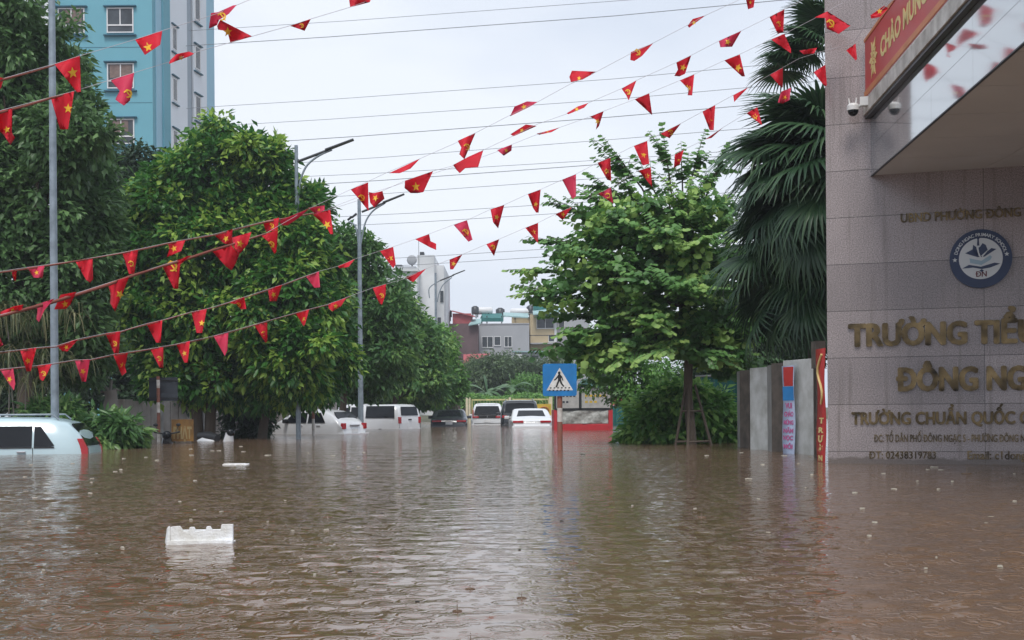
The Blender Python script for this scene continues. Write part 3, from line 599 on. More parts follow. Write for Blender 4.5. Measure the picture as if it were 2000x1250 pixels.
# drooping bamboo-like grass at the left edge
def arching(name, label, Y, blades, lm, seed, cat):
    rng = random.Random(seed); V = []; F = []; T = []
    for (px, py, n, spread, ln) in blades:
        for _ in range(n):
            s = P(px+rng.uniform(-spread,spread), py+rng.uniform(-15,15), Y+rng.uniform(-.6,.6)); a = rng.uniform(0, 2*math.pi); d = Vector((math.cos(a), math.sin(a)*.5, 0)); l = ln*rng.uniform(.6,1.2)
            w0 = .022; tt = rng.random()
            side = Vector((-d.y, d.x, 0)).normalized()
            pr_ = []
            for k in range(7):
                q = k/6; p = s+d*(l*.55*q)+Vector((0,0, l*(.25*q-.95*q*q))); ww = w0*(1-q*.8); pr_ += [p-side*ww, p+side*ww]
            b0 = len(V); V += [tuple(p) for p in pr_]; T += [tt]*14
            F += [(b0+2*k, b0+2*k+1, b0+2*k+3, b0+2*k+2) for k in range(6)]
    root = empty(name, (X(blades[0][0],Y), Y, ground_z(X(blades[0][0],Y),Y))); tag(root, label, cat)
    o = mesh_np('foliage', V, F, lm, tint=T); o.parent = root; o.matrix_parent_inverse = Matrix.Translation(-root.location)
    mb = MB(); 
    for (px, py, n, spread, ln) in blades[::3]:
        t = P(px, py, Y); mb.tube([(t.x+rng.uniform(-.4,.4), Y+.5, -1.0), (t.x+rng.uniform(-.2,.2), Y+.4, t.z-.9), t], [.02,.016,.008], 6)
    o = mb.build('stem', M['bark_grey']); o.parent = root; o.matrix_parent_inverse = Matrix.Translation(-root.location)
arching('bamboo', 'drooping pale green bamboo leaves at the left edge above the mint van', 27, [(10,600,60,30,.9),(60,610,50,40,.9),(130,600,40,30,.7),(20,680,70,40,.9),(90,690,60,40,.8),(150,700,30,25,.6),(50,740,50,60,.7)], LM['straw'], 5, 'bamboo')
# --- right side, behind the street tree
tree('garden_tree', 'light green garden tree behind the crossing sign', 42, 1245, [(1190,690,70,45),(1250,740,60,45),(1310,745,60,40),(1180,735,45,30),(1250,770,70,28)], 420, 26, .16, .4, LM['bright'], 21, tr=.1, young=.2)
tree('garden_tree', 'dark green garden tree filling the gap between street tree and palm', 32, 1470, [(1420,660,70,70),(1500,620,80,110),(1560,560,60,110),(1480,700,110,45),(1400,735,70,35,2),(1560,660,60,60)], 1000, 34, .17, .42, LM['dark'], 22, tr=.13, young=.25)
tree('garden_bush', 'dense green bush behind the staked trunk, leaves touching the water', 28.6, 1330, [(1290,808,58,46),(1370,805,62,44),(1330,790,60,34),(1258,845,36,26),(1400,840,44,34),(1320,850,70,24)], 800, 22, .22, .28, LM['bush'], 23, tr=.05, young=.3, cat='shrub', limbs=False)
# --- far bank
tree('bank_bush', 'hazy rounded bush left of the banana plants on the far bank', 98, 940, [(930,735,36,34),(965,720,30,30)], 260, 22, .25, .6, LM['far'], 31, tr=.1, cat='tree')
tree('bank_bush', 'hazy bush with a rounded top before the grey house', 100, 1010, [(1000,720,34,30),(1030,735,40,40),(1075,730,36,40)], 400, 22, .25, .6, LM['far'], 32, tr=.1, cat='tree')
tree('bank_bush', 'hazy green bush just left of the crossing sign', 92, 1040, [(1030,755,42,24),(1070,760,40,24)], 300, 22, .22, .5, LM['bright'], 33, tr=.1, cat='tree')
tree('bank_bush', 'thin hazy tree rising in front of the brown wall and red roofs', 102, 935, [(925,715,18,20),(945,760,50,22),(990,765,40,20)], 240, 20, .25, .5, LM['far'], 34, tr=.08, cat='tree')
hd = MB()
rng = np.random.default_rng(3); n = 14000; hx = rng.uniform(X(903,82), X(1240,82), n); Pn = np.stack([hx, 80+rng.normal(size=n)*1.0, .9+rng.random(n)*.85+.12*np.sin(hx*1.7)], 1)
D = rng.normal(size=(n,3)); D[:,2] -= .4; Nn = rng.normal(size=(n,3))*.5+np.array([0,-.3,1.])
V, F, nv = leaf_arrays(Pn, D, Nn, .18*(.7+.6*rng.random(n)), .12*(.7+.6*rng.random(n)), 'rhomb')
hed = mesh_np('hedge', V, F, LM['bright'], tint=np.repeat(rng.random(n)*.9, nv)); tag(hed, 'low green creeper hedge along the yellow railing at the end of the road', 'hedge')
def banana(px, py, Y, seed, label):
    rng = random.Random(seed); base = P(px, py, Y); root = empty('banana_plant', (base.x, Y, ground_z(base.x, Y))); tag(root, label, 'plant', 'banana plants on the far bank')
    hgt = base.z-root.location.z; MB().tube([(0,0,-.1),(0.03,0,hgt*.5),(0,0,hgt)], [.14,.12,.07], 8).build('stem', M['bark_grey'], root)
    V = []; F = []; T = []
    for k in range(9):
        a = 2*math.pi*k/9+rng.uniform(-.3,.3); d = Vector((math.cos(a), math.sin(a)*.6, 0)); side = Vector((-d.y,d.x,0)).normalized(); l = rng.uniform(1.3,2.1); up = rng.uniform(.5,1.3); tt = rng.random()
        if k == 4: d *= .15; up = 1.6
        b0 = len(V)
        for j in range(8):
            q = j/7; p = Vector((0,0,hgt))+d*l*q+Vector((0,0,l*(up*q-.95*q*q))); ww = .30*math.sin(math.pi*min(1,q*.93+.05))
            V += [tuple(p-side*ww+Vector((0,0,-ww*.35))), tuple(p), tuple(p+side*ww+Vector((0,0,-ww*.35)))]; T += [tt]*3
        for j in range(7):
            i = b0+3*j; F += [(i,i+1,i+4,i+3),(i+1,i+2,i+5,i+4)]
    mesh_np('leaves', V, F, LM['banana'], root, tint=T)
banana(952, 770, 88, 1, 'left banana plant with drooping pale leaves on the far bank')
banana(1000, 762, 90, 2, 'right banana plant with one upright leaf on the far bank')
# ================================================================ the street tree with round paired leaves
def bauhinia():
    Y = 26.0; rng = random.Random(42); nr = np.random.default_rng(42); pb = WT(1348, 868); Y = pb.y
    root = empty('street_tree', (pb.x, Y, -.62)); tag(root, 'young street tree with round paired leaves propped by wooden stakes', 'tree')
    mb = MB(); fork = P(1345, 690, Y); base = Vector((pb.x, Y, -.7))
    mb.tube([base, base.lerp(fork,.3)+Vector((.04,0,0)), base.lerp(fork,.65)+Vector((-.03,0,0)), fork, P(1335,620,Y)], [.13,.11,.10,.095,.07], 12)
    heads = [P(1345,690,Y), P(1338,640,Y), P(1335,600,Y), P(1330,560,Y), P(1328,500,Y)]
    mb.tube([heads[2], heads[3], heads[4], P(1310,430,Y)], [.07,.06,.045,.02], 9)
    tips = [(1172,262,0,.2),(1292,240,.2,.2),(1378,250,-.2,.2),(1425,275,.4,.25),(1145,335,.1,.3),(1110,360,-.4,.6),(1075,395,.3,.8),(1028,462,0,.9),(1026,525,.3,.7),(992,578,0,1),(1060,590,-.6,1),(1110,690,0,1),(1060,745,-.2,.8),(1150,620,.9,1),(1210,700,-1.2,1),
            (1200,330,.5,.4),(1240,300,-.3,.25),(1330,275,.5,.25),(1400,330,.3,.6),(1440,400,.2,1),(1450,480,-.3,1),(1460,560,.4,1),(1450,640,-.4,1),(1390,700,-.9,1),(1300,690,-1.5,1),(1260,640,-1.6,1),(1330,560,-2.1,1),(1230,540,-1.8,1),(1150,500,-1.2,1),(1290,450,-1.5,1),(1380,460,-1.6,1),(1400,560,-1.8,1),(1200,430,-1,1),(1330,380,-1,.9),(1250,380,-.5,.8),(1120,450,1,1),(1200,560,1.6,1),(1330,620,1.8,1),(1400,500,1.5,1),(1270,480,1.4,1),(1100,620,.8,1),(1190,660,.9,1),(1090,650,-.8,1),(1420,430,-1,1),(1170,400,.4,.8),(1130,560,-.5,1),(1300,340,.2,.6),(1370,350,-.6,.7),(1240,600,-.9,1),(1350,480,-.3,1),(1440,700,-.6,1),(1060,480,-.6,.8)]
    Ps = []; Ds = []; Ns = []; Ls = []; Ts = []
    def shoot(a, b, dens, sag, lsz, tnt):
        ln = (b-a).length; n = max(3, int(ln/.062*dens)); side0 = (b-a).cross(Vector((0,0,1)));
        if side0.length < 1e-3: side0 = Vector((1,0,0))
        side0.normalize(); pts = []
        for i in range(6):
            q = i/5; pts.append(a.lerp(b, q)+Vector((0,0,sag*ln*(q-q*q)*1.2)))
        mb.tube(pts, [.011,.009,.008,.006,.005,.003], 4, cap=False)
        for i in range(n):
            q = (i+.5)/n; k = q*5; j = min(4, int(k)); p = pts[j].lerp(pts[j+1], k-j); d = (pts[j+1]-pts[j]).normalized(); s = side0*(1 if i % 2 else -1)
            dr = s*.8+d*.35+Vector((0,0,-.55+rng.uniform(-.25,.25)))+Vector((rng.uniform(-.2,.2),)*3)
            Ps.append(p); Ds.append(dr); Ns.append(Vector((rng.uniform(-.35,.35), rng.uniform(-.5,.2), 1))+d*.3); Ls.append(lsz*1.2*rng.uniform(.65,1.15)*(1-.30*q)); Ts.append(min(1, max(0, tnt+.35*q*q+rng.uniform(-.15,.15))))
    for (px, py, dy, dens) in tips:
        e = P(px, py, Y+dy); s = heads[min(4, max(0, int((700-py)/60)))].copy(); s = s.lerp(heads[2], .2)
        mid = s.lerp(e, .5)+Vector((rng.uniform(-.1,.1), rng.uniform(-.1,.1), .18*(e-s).length*.4))
        mb.tube([s, s.lerp(mid,.5)+Vector((0,0,.04)), mid, mid.lerp(e,.6)], [.035,.028,.02,.011], 6)
        pts = [s, mid, e]; tn = rng.uniform(.1,.5)
        shoot(mid.lerp(e,.2), e, 1.25 if dens < .5 else 1, .08, .175 if dens < .5 else .14, tn)
        if dens < .5:
            for k in range(5): shoot(mid.lerp(e,rng.uniform(.1,.6)), e+Vector((rng.uniform(-.35,.35), rng.uniform(-.3,.3), rng.uniform(-.75,-.1))), 1.1, .08, .16, tn)
        if dens > .25:
            for k in range(int(26*dens)):
                q = rng.uniform(.15,.9); p = s.lerp(mid, q*2) if q < .5 else mid.lerp(e, (q-.5)*2)
                dirv = (e-s).normalized()*rng.uniform(.3,1.0)+Vector((rng.uniform(-1,1), rng.uniform(-1,1), rng.uniform(-.5,.35)))*.75
                shoot(p, p+dirv*rng.uniform(.4,.85), 1.15, .1, .135, tn+rng.uniform(-.15,.25))
    core = [((1290,425),(90,45)),((1240,480),(140,75)),((1370,470),(90,80)),((1170,570),(110,60)),((1290,590),(130,90)),((1400,580),(70,90)),((1230,655),(140,45)),((1370,665),(90,42)),((1120,680),(50,35)),((1090,585),(55,14)),((1100,540),(60,25)),((1440,640),(50,60)),((1420,705),(60,22)),((1190,715),(60,20)),((1140,480),(60,40))]
    sc = Y/FPX; lob = []
    for (cx, cy), (rx, ry) in core:
        lob.append((P3(cx, cy, Y), np.array([rx*sc*.85, max(rx,ry)*sc*.8, ry*sc*.85])))
        for k in range(6):
            a_ = k*1.05+rng.random(); f_ = rng.uniform(.3,.45); lob.append((P3(cx+rx*.8*math.cos(a_), cy+ry*.8*math.sin(a_), Y, rng.uniform(-1,.6)), np.array([rx*sc*f_*1.3, rx*sc*f_, ry*sc*f_])))
    cp, cd, cn, cl, ct_ = crown_leaves(lob, 520, 14, .15, .26, nr, droop=.7, young=.45, inner=.4, flat=.55)
    Ps += list(cp); Ds += list(cd); Ns += list(cn); Ls += list(cl); Ts += list(ct_)
    n = len(Ps); V, F, nv = leaf_arrays(np.array(Ps), np.array(Ds), np.array(Ns), np.array(Ls), np.array(Ls)*1.05, 'round')
    tk = mb.build('trunk', M['bark']); cr_ = mesh_np('crown', V, F, LM['bauhinia'], tint=np.repeat(np.array(Ts), nv))
    for o in (tk, cr_): o.parent = root; o.matrix_parent_inverse = Matrix.Translation(-root.location)
    # the wooden stakes around it
    st = empty('tree_stakes', (pb.x, Y, -.62)); tag(st, 'dark wooden tripod of stakes propping the street tree', 'tree support')
    tp = P(1345, 765, Y)
    for dx, dy in ((-.50,-.35),(.60,-.30),(.08,.5),(-.15,-.55)):
        MB().tube([(dx,dy,-.1),(dx*.18,dy*.18,tp.z+.62+.15)], [.035,.028], 8).build('stake', M['bark'], st)
    cr = MB(); z1 = .66; f = lambda dx,dy,z: Vector((dx,dy,0)).lerp(Vector((dx*.18,dy*.18,0)), (z+.1)/(tp.z+.87))+Vector((0,0,z))
    c4 = [(-.50,-.35),(-.15,-.55),(.60,-.30),(.08,.5)]
    for zz in (.68, 1.35):
        cr = MB()
        for i in range(4): cr.tube([f(*c4[i],zz), f(*c4[(i+1)%4],zz+.02)], .024, 6)
        cr.build('crossbar', M['bark'], st)
bauhinia()
# ================================================================ fan palms behind the granite wall
def fan_mesh(seed, rad=1.05, nseg=44, span=R(290)):
    rng = random.Random(seed); V = []; F = []; T = []
    for k in range(nseg):
        a = -span/2+span*k/(nseg-1); l = rad*(.82+.18*math.cos(a*.6))*rng.uniform(.9,1.05); tt = .2+rng.uniform(0,.75); w0 = rad*span/nseg*.36; b0 = len(V)  # randomly lighter blades put highlights into the frond colour
        for j in range(7):
            q = j/6; r = l*q; x = math.sin(a)*r; y = math.cos(a)*r; dz = -.12*rad*(q**2)-(.55*rad*max(0,q-.55)**1.6*rng.uniform(.7,1.3))*1.4
            if q > .75: x *= .98
            ww = w0*(q/.5 if q < .5 else (1-(q-.5)/.5)*.95+.05); sx, sy = math.cos(a), -math.sin(a)
            V += [(x-sx*ww, y-sy*ww, dz-.35*ww), (x, y, dz+.35*ww), (x+sx*ww, y+sy*ww, dz-.35*ww)]; T += [tt]*3
        for j in range(6):
            i = b0+3*j; F += [(i,i+1,i+4,i+3),(i+1,i+2,i+5,i+4)]
    return V, F, T
def palm(px, Y, top_py, fr, label, seed, rad=1.05):
    rng = random.Random(seed); top = P(px, top_py, Y); root = empty('fan_palm', (top.x, Y, -.7)); tag(root, label, 'palm', 'fan palms behind the granite wall')
    hz = top.z+.7; MB().tube([(0,0,-.1),(0.03,0,hz*.4),(0,.02,hz*.8),(0,0,hz)], [.17,.14,.14,.11], 12).build('trunk', M['bark'], root)
    vs = [fan_mesh(seed*10+i, rad) for i in range(4)]; mes = []
    for i, (az, el, ln) in enumerate(fr):
        d = Vector((math.cos(R(az))*math.cos(R(el)), math.sin(R(az))*math.cos(R(el)), math.sin(R(el)))); hub = Vector((0,0,hz))+d*ln
        V, F, T = vs[i % 4]; dn = (d+Vector((0,0,-.35-.25*rng.random()))).normalized(); up = Vector((0,0,1)); up = (up-dn*up.dot(dn)).normalized(); sd_ = dn.cross(up)
        Rm = Matrix((sd_, dn, up)).transposed().to_4x4(); Rm = Matrix.Translation(hub) @ Rm @ Matrix.Rotation(rng.uniform(-.3,.3), 4, 'Y')
        W = [tuple(Rm @ Vector(v)) for v in V]; n0 = len(W)
        # petiole strip
        s0_ = Vector((0,0,hz)); sd2 = sd_*.02
        for j in range(5):
            q = j/4; p = s0_.lerp(hub, q)+Vector((0,0,.12*ln*(q-q*q)*2)); W += [tuple(p-sd2), tuple(p+sd2)]
        F2 = F+[(n0+2*j, n0+2*j+1, n0+2*j+3, n0+2*j+2) for j in range(4)]
        mesh_np('frond', W, F2, LM['palm'], root, tint=T+[.6]*10)
    return root
rr = random.Random(4)
def frset(n, els, lo=70, hi=290): return [(lo+(hi-lo)*((i*.618)%1), els[i % len(els)]+rr.uniform(-8,8), rr.uniform(.9,1.35)) for i in range(n)]
palm(1630, 21.6, 352, frset(42, [65,42,20,0,-25,-50], 95, 265), 'taller fan palm whose crown leans out left of the granite wall', 3, 1.15)
palm(1590, 23.2, 520, frset(26, [60,35,10,-15,-40,-60], 90, 270), 'lower dark fan palm between the garden tree and granite wall', 5, 1.05)
palm(1652, 23.0, 165, frset(8, [60,45,25], 140, 220), 'slim fan palm showing its top fronds beside the upper edge of the granite wall', 6, .75)
# ================================================================ strings of pennants
def lerpY(px, prof):
    for (x0,y0),(x1,y1) in zip(prof, prof[1:]):
        if px <= x1: return y0+(y1-y0)*(px-x0)/(x1-x0)
    return prof[-1][1]
def bunting(label, prof, cord, flags, seed, ribbon_to=None, thick=.0026):
    rng = random.Random(seed); root = empty('bunting_string', P(cord[0][0], cord[0][1], lerpY(cord[0][0], prof))); tag(root, label, 'bunting', 'strings of red pennants over the street')
    inv = Matrix.Translation(-root.location)
    def fin(o): o.parent = root; o.matrix_parent_inverse = inv; return o
    # smooth the cord
    pts = []
    for (x0,y0),(x1,y1) in zip(cord, cord[1:]):
        n = max(2, int(abs(x1-x0)/40))
        for i in range(n): q = i/n; pts.append((x0+(x1-x0)*q, y0+(y1-y0)*q))
    pts.append(cord[-1]); w3 = [P(x, y, lerpY(x, prof)) for x, y in pts]
    fin(MB().tube(w3, thick, 5).build('cord', M['cord']))
    if ribbon_to:
        r3 = [p+Vector((0,-.004,-.012+rng.uniform(-.006,.006))) for p, (x,y) in zip(w3, pts) if x < ribbon_to[0]]
        fin(MB().tube(r3, [ribbon_to[1]*rng.uniform(.6,1.3) for _ in r3], 5).build('faded_ribbon', M['ribbon']))
    for fi, fl in enumerate(flags):
        em = None
        if isinstance(fl, tuple): fl, em = fl
        xs = [p[0] for p in fl]; ys = [p[1] for p in fl]; cx, cy = sum(xs)/len(xs), sum(ys)/len(ys); wd = max(xs)-min(xs); ht = max(ys)-min(ys); y0 = min(ys)
        Yb = lerpY(cx, prof); ph = rng.uniform(0,6); am = rng.uniform(.04,.10); tl = rng.uniform(-.10,.10); kx = rng.uniform(4,9)
        def dep(x, y, off=0): 
            h = (y-y0)/max(10,ht); return Yb+am*math.sin((x-cx)/max(12,wd)*kx+ph+h*2)*(.3+h)+tl*h+off
        bm = bmesh.new(); vs = [bm.verts.new((x, y, 0)) for x, y in fl]; bm.faces.new(vs)
        bmesh.ops.triangulate(bm, faces=bm.faces[:]); bmesh.ops.subdivide_edges(bm, edges=bm.edges[:], cuts=3, use_grid_fill=True)
        bmesh.ops.triangulate(bm, faces=bm.faces[:])
        for v in bm.verts: x, y = v.co.x, v.co.y; v.co = P(x, y, dep(x, y))
        geo = bmesh.ops.solidify(bm, geom=bm.faces[:], thickness=.002)
        me = bpy.data.meshes.new('pennant'); bmesh.ops.recalc_face_normals(bm, faces=bm.faces); bm.to_mesh(me); bm.free()
        for p in me.polygons: p.use_smooth = True
        me.materials.append(M['flag_pink'] if rng.random() < .16 else M['flag'])
        po = bpy.data.objects.new('pennant', me); COL.objects.link(po); fin(po)
        # yellow emblem near the middle of the cloth
        if em is None: em = (cx+rng.uniform(-1,1), cy+ht*.04)
        r = min(wd, ht)*(.22 if min(wd,ht) > 16 else .17)
        if rng.random() < .28: continue
        if min(wd, ht) < 7: continue
        kind = (fi+seed) % 3
        if kind != 1:
            rot = rng.uniform(-.5,.5); sh = [[(em[0]+(r if i%2==0 else r*.42)*math.sin(math.pi*i/5+rot)*.9, em[1]-(r if i%2==0 else r*.42)*math.cos(math.pi*i/5+rot)) for i in range(10)]]
        else:      # sickle arc and hammer
            arc = [(em[0]+r*.8*math.sin(t), em[1]-r*.8*math.cos(t)) for t in [R(-20+28*i) for i in range(9)]]
            arci = [(em[0]-r*.06+r*.55*math.sin(t), em[1]-r*.55*math.cos(t)) for t in [R(-10+26*i) for i in range(9)]][::-1]
            sh = [[arc[i], arc[i+1], arci[7-i], arci[8-i]] for i in range(8)]
            sh += [[(em[0]-r*.45,em[1]-r*.5),(em[0]-r*.25,em[1]-r*.62),(em[0]+r*.75,em[1]+r*.72),(em[0]+r*.6,em[1]+r*.85)], [(em[0]-r*.85,em[1]-r*.35),(em[0]-r*.2,em[1]-r*.95),(em[0]-r*.05,em[1]-r*.75),(em[0]-r*.7,em[1]-r*.15)]]
        mb = MB()
        for poly in sh: mb.prism([P(x, y, dep(x, y, -.009)) for x, y in poly], (0,.003,0))
        e = mb.build('pennant_emblem', M['yellow']); e.parent = po
pf_a = [(-50,9.6),(740,13)]; pf_c = [(-50,11),(700,16),(1480,15.5)]; pf_d = [(-50,13.5),(700,17),(1650,16.6)]
pf_e = [(600,17.5),(1200,17.8),(1600,17)]; pf_f = [(-50,13.2),(900,18.6),(1300,17.5),(1740,15.2)]; pf_g = [(-50,13.4),(900,19),(1300,18.4),(1615,17.0)]
bunting('uppermost string of pennants at the left, crossing the blue tower', pf_a, [(-30,162),(0,155),(106,125),(156,109),(264,77),(317,60),(426,26),(462,10),(520,-14)],
 [[(0,151),(7,153),(2,172),(-8,178)], ([(106,125),(156,109),(158,179),(150,180),(132,157)],(142,142)), ([(264,77),(317,60),(313,87),(283,107)],(289,92)), [(462,10),(455,11),(426,24),(412,26),(408,56),(424,49),(428,39),(447,27)]], 1, (130,.010))
bunting('string of large red pennants just below the uppermost one at the upper left', pf_a, [(-30,224),(0,216),(99,190),(145,178),(216,156),(262,142),(330,121),(379,103),(492,71),(567,50),(607,37),(684,14),(740,-6)],
 [[(-6,217),(24,212),(23,258),(29,269),(20,283),(8,264),(-6,250)], ([(99,190),(145,178),(133,252),(117,252)],(133,212)), ([(216,156),(262,142),(254,196),(242,206),(225,194),(234,177)],(250,183)), [(379,105),(369,101),(345,106),(332,118),(330,125),(345,119),(370,110)],
  [(492,71),(430,39),(424,51),(426,58),(444,61),(450,84)], [(566,50),(607,37),(595,60)], [(680,-12),(726,-6),(722,4),(684,14)]], 2, (140,.010))
bunting('pennant string with thick faded ribbon, rising from lower left to the top', pf_c, [(-30,625),(0,615),(95,590),(210,553),(316,518),(414,488),(520,455),(600,409),(685,370),(760,335),(820,310),(897,276),(998,224),(1050,199),(1112,165),(1165,140),(1233,104),(1276,84),(1345,48),(1378,30),(1460,-8)],
 [[(0,609),(28,598),(46,595),(42,605),(3,619)], ([(70,595),(106,583),(87,605),(76,629),(71,623),(73,606)],(84,610)), ([(118,576),(149,570),(137,595),(129,603),(106,604)],(127,594)), ([(210,553),(252,541),(238,576),(225,608),(215,592),(216,573)],(234,575)), ([(316,518),(374,498),(352,516),(348,564),(340,564)],(336,520)),
  ([(414,490),(452,479),(467,497),(452,500),(461,513),(452,528),(442,521)],(441,507)), [(453,464),(491,453),(483,478),(467,497),(455,479)], [(509,459),(543,449),(540,492),(536,496),(530,485),(524,472)], [(544,432),(604,407),(584,425),(562,440),(552,440)], [(602,406),(634,401),(634,410),(618,419)],
  [(685,370),(719,356),(720,412),(707,396),(699,386)], [(720,375),(730,377),(747,373),(751,388),(731,405),(723,396)], ([(760,338),(790,324),(820,310),(802,329),(781,338)],(788,329)), ([(894,275),(929,259),(907,311),(897,301),(901,288)],(912,287)), [(996,227),(1005,208),(1029,198),(1050,199),(1035,208)],
  ([(1117,138),(1165,140),(1138,155),(1115,160),(1112,150)],(1131,153)), ([(1232,102),(1276,84),(1254,109),(1239,119),(1231,117)],(1245,102)), [(1343,50),(1353,37),(1378,30),(1356,46),(1346,54)], [(1455,-10),(1475,-8),(1472,14),(1461,18)]], 3, (560,.016))
bunting('third pennant string from the top at the left, passing above the two-armed lamp', pf_d, [(-30,535),(0,530),(55,522),(148,509),(240,493),(328,474),(419,457),(513,433),(611,416),(645,409),(720,385),(791,353),(846,334),(891,322),(944,293),(997,268),(1048,243),(1108,222),(1149,201),(1214,173),(1243,157),(1321,122),(1350,108),(1404,80),(1448,60),(1503,33),(1532,18),(1575,-4)],
 [[(22,527),(33,527),(31,549),(27,547)], [(53,522),(87,519),(83,543),(66,542)], [(147,510),(181,506),(182,545),(176,552),(168,546)], [(239,494),(270,488),(262,535),(252,535)], [(328,474),(362,469),(354,490),(326,502),(331,486)], [(419,459),(454,447),(453,479),(437,475)], [(513,433),(545,425),(542,449),(520,453)],
  [(611,419),(645,410),(651,457),(645,457),(638,443)], [(791,353),(846,334),(827,375),(816,377),(820,358),(802,377),(790,367)], [(885,322),(915,306),(944,293),(934,326),(909,328),(898,338),(891,331)], [(997,262),(1027,243),(1048,246),(1003,266)], [(1107,221),(1128,208),(1149,201),(1141,210),(1110,223)], [(1214,173),(1243,157),(1228,196),(1223,186)],
  ([(1321,122),(1350,108),(1338,144),(1327,149),(1317,148),(1324,136)],(1334,132)), [(1404,80),(1448,60),(1430,91),(1407,92)], [(1503,33),(1532,18),(1530,62),(1519,66)]], 4, (640,.009))
bunting('short string of seven pennants ending in front of the granite wall near its top', pf_e, [(640,408),(700,385),(760,366),(890,325),(971,296),(1000,282),(1048,263),(1093,249),(1152,228),(1179,217),(1240,194),(1268,182),(1328,157),(1356,145),(1415,118),(1445,106),(1506,77),(1532,66),(1591,36),(1616,22),(1645,6)],
 [[(971,293),(1000,282),(999,294),(984,304)], [(1048,261),(1075,254),(1093,249),(1077,258),(1053,263)], [(1152,228),(1179,217),(1170,246),(1164,253),(1167,235)], ([(1240,194),(1268,182),(1274,225)],(1264,206)), [(1328,157),(1356,145),(1352,186),(1343,186),(1345,174)], [(1415,118),(1445,106),(1455,149),(1449,149)],
  ([(1506,77),(1532,66),(1545,96),(1545,104)],(1528,87)), [(1591,34),(1616,22),(1626,46),(1661,50),(1638,66),(1615,56),(1612,35)]], 6)
bunting('second lowest string of red pennants, crossing the street to the red welcome banner', pf_f, [(-30,690),(39,683),(71,679),(111,675),(153,662),(206,651),(235,647),(286,632),(317,625),(374,609),(404,603),(445,591),(477,580),(523,565),(551,556),(597,539),(623,530),(660,520),(693,506),(742,490),(768,482),(811,467),(838,457),(886,439),(912,430),(958,409),(985,400),(1031,379),(1056,370),(1098,351),(1125,340),(1167,318),(1192,308),(1238,285),(1264,275),(1290,261),(1330,241),(1372,218),(1397,205),(1432,186),(1462,170),(1504,146),(1529,132),(1561,114),(1600,102),(1653,88),(1700,30),(1727,11)][:-2]+[(1671,78)],
 [[(-4,650),(6,673),(1,677),(-4,675)], [(39,683),(71,679),(60,725),(52,725)], [(111,675),(153,662),(132,686),(122,686)], [(206,651),(235,647),(232,690),(223,690)], [(286,632),(317,625),(314,669),(305,669)], ([(374,609),(404,603),(395,650),(384,650)],(394,631)), [(445,591),(477,580),(481,603),(470,604),(462,594)], [(523,565),(551,556),(540,588),(527,588)],
  [(597,539),(623,530),(625,561),(614,562)], [(660,520),(693,506),(681,521),(663,524)], [(742,490),(768,482),(773,516),(768,524)], ([(811,467),(838,457),(841,471),(852,476),(852,488),(840,483)],(833,475)), [(886,439),(912,430),(923,468),(915,472)], [(958,409),(985,400),(973,446),(963,434)], [(1031,379),(1056,370),(1052,415),(1047,415),(1041,406)],
  [(1098,351),(1125,340),(1125,383),(1118,389)], [(1167,318),(1192,308),(1194,353),(1186,351)], [(1238,285),(1264,275),(1268,320),(1255,323)], [(1290,261),(1330,241),(1308,270)], [(1372,218),(1397,205),(1394,254),(1386,254)], [(1432,186),(1462,170),(1434,199)], [(1504,146),(1529,132),(1529,170),(1526,171)], [(1561,99),(1596,93),(1590,104),(1570,106)],
  [(1653,98),(1671,85),(1674,115),(1671,118)]], 7, (640,.006))
bunting('lowest string of red pennants, crossing the whole street from the mint van to the palm', pf_g, [(-30,724),(0,721),(73,714),(146,703),(176,702),(221,692),(293,681),(344,672),(417,656),(496,634),(577,611),(641,594),(728,562),(792,544),(832,525),(878,507),(903,497),(950,477),(975,467),(1026,445),(1051,435),(1085,418),(1117,404),(1169,378),(1193,366),(1248,333),(1271,326),(1318,302),(1336,292),(1378,272),(1412,249),(1458,221),(1479,209),(1526,179),(1545,171),(1589,141),(1612,126)],
 [[(0,721),(26,720),(30,749),(27,762),(14,744)], [(73,714),(101,711),(91,732),(84,744),(78,741)], [(146,703),(176,702),(168,745),(160,745)], [(221,692),(250,689),(244,716),(247,727),(238,734)], [(293,681),(319,678),(319,718),(312,718)], [(344,672),(371,666),(367,708),(360,708)], [(417,656),(446,650),(444,684),(439,695)], [(496,634),(522,630),(522,666),(519,670)],
  [(577,611),(604,604),(596,633),(593,637)], [(641,594),(676,582),(666,598),(649,608),(642,602)], [(728,562),(754,555),(753,576),(746,595),(740,591)], [(792,542),(832,525),(807,551)], [(878,507),(903,497),(885,526),(879,526)], [(950,477),(975,467),(965,500)], [(1026,445),(1051,435),(1051,475)], [(1085,418),(1117,404),(1099,430)], [(1169,378),(1193,366),(1198,398)],
  [(1248,333),(1271,326),(1274,366)], [(1318,302),(1336,292),(1328,320),(1316,329)], [(1378,272),(1412,249),(1390,269)], ([(1458,221),(1479,209),(1489,245)],(1475,228)), [(1519,200),(1526,179),(1545,171),(1542,195),(1529,202)], [(1589,141),(1612,126),(1615,166),(1611,169)]], 9, (700,.006))
pennant = empty('bunting_string', P(1690,40,15.6)); tag(pennant, 'single red pennant on a short cord in front of the welcome banner', 'bunting', 'strings of red pennants over the street')
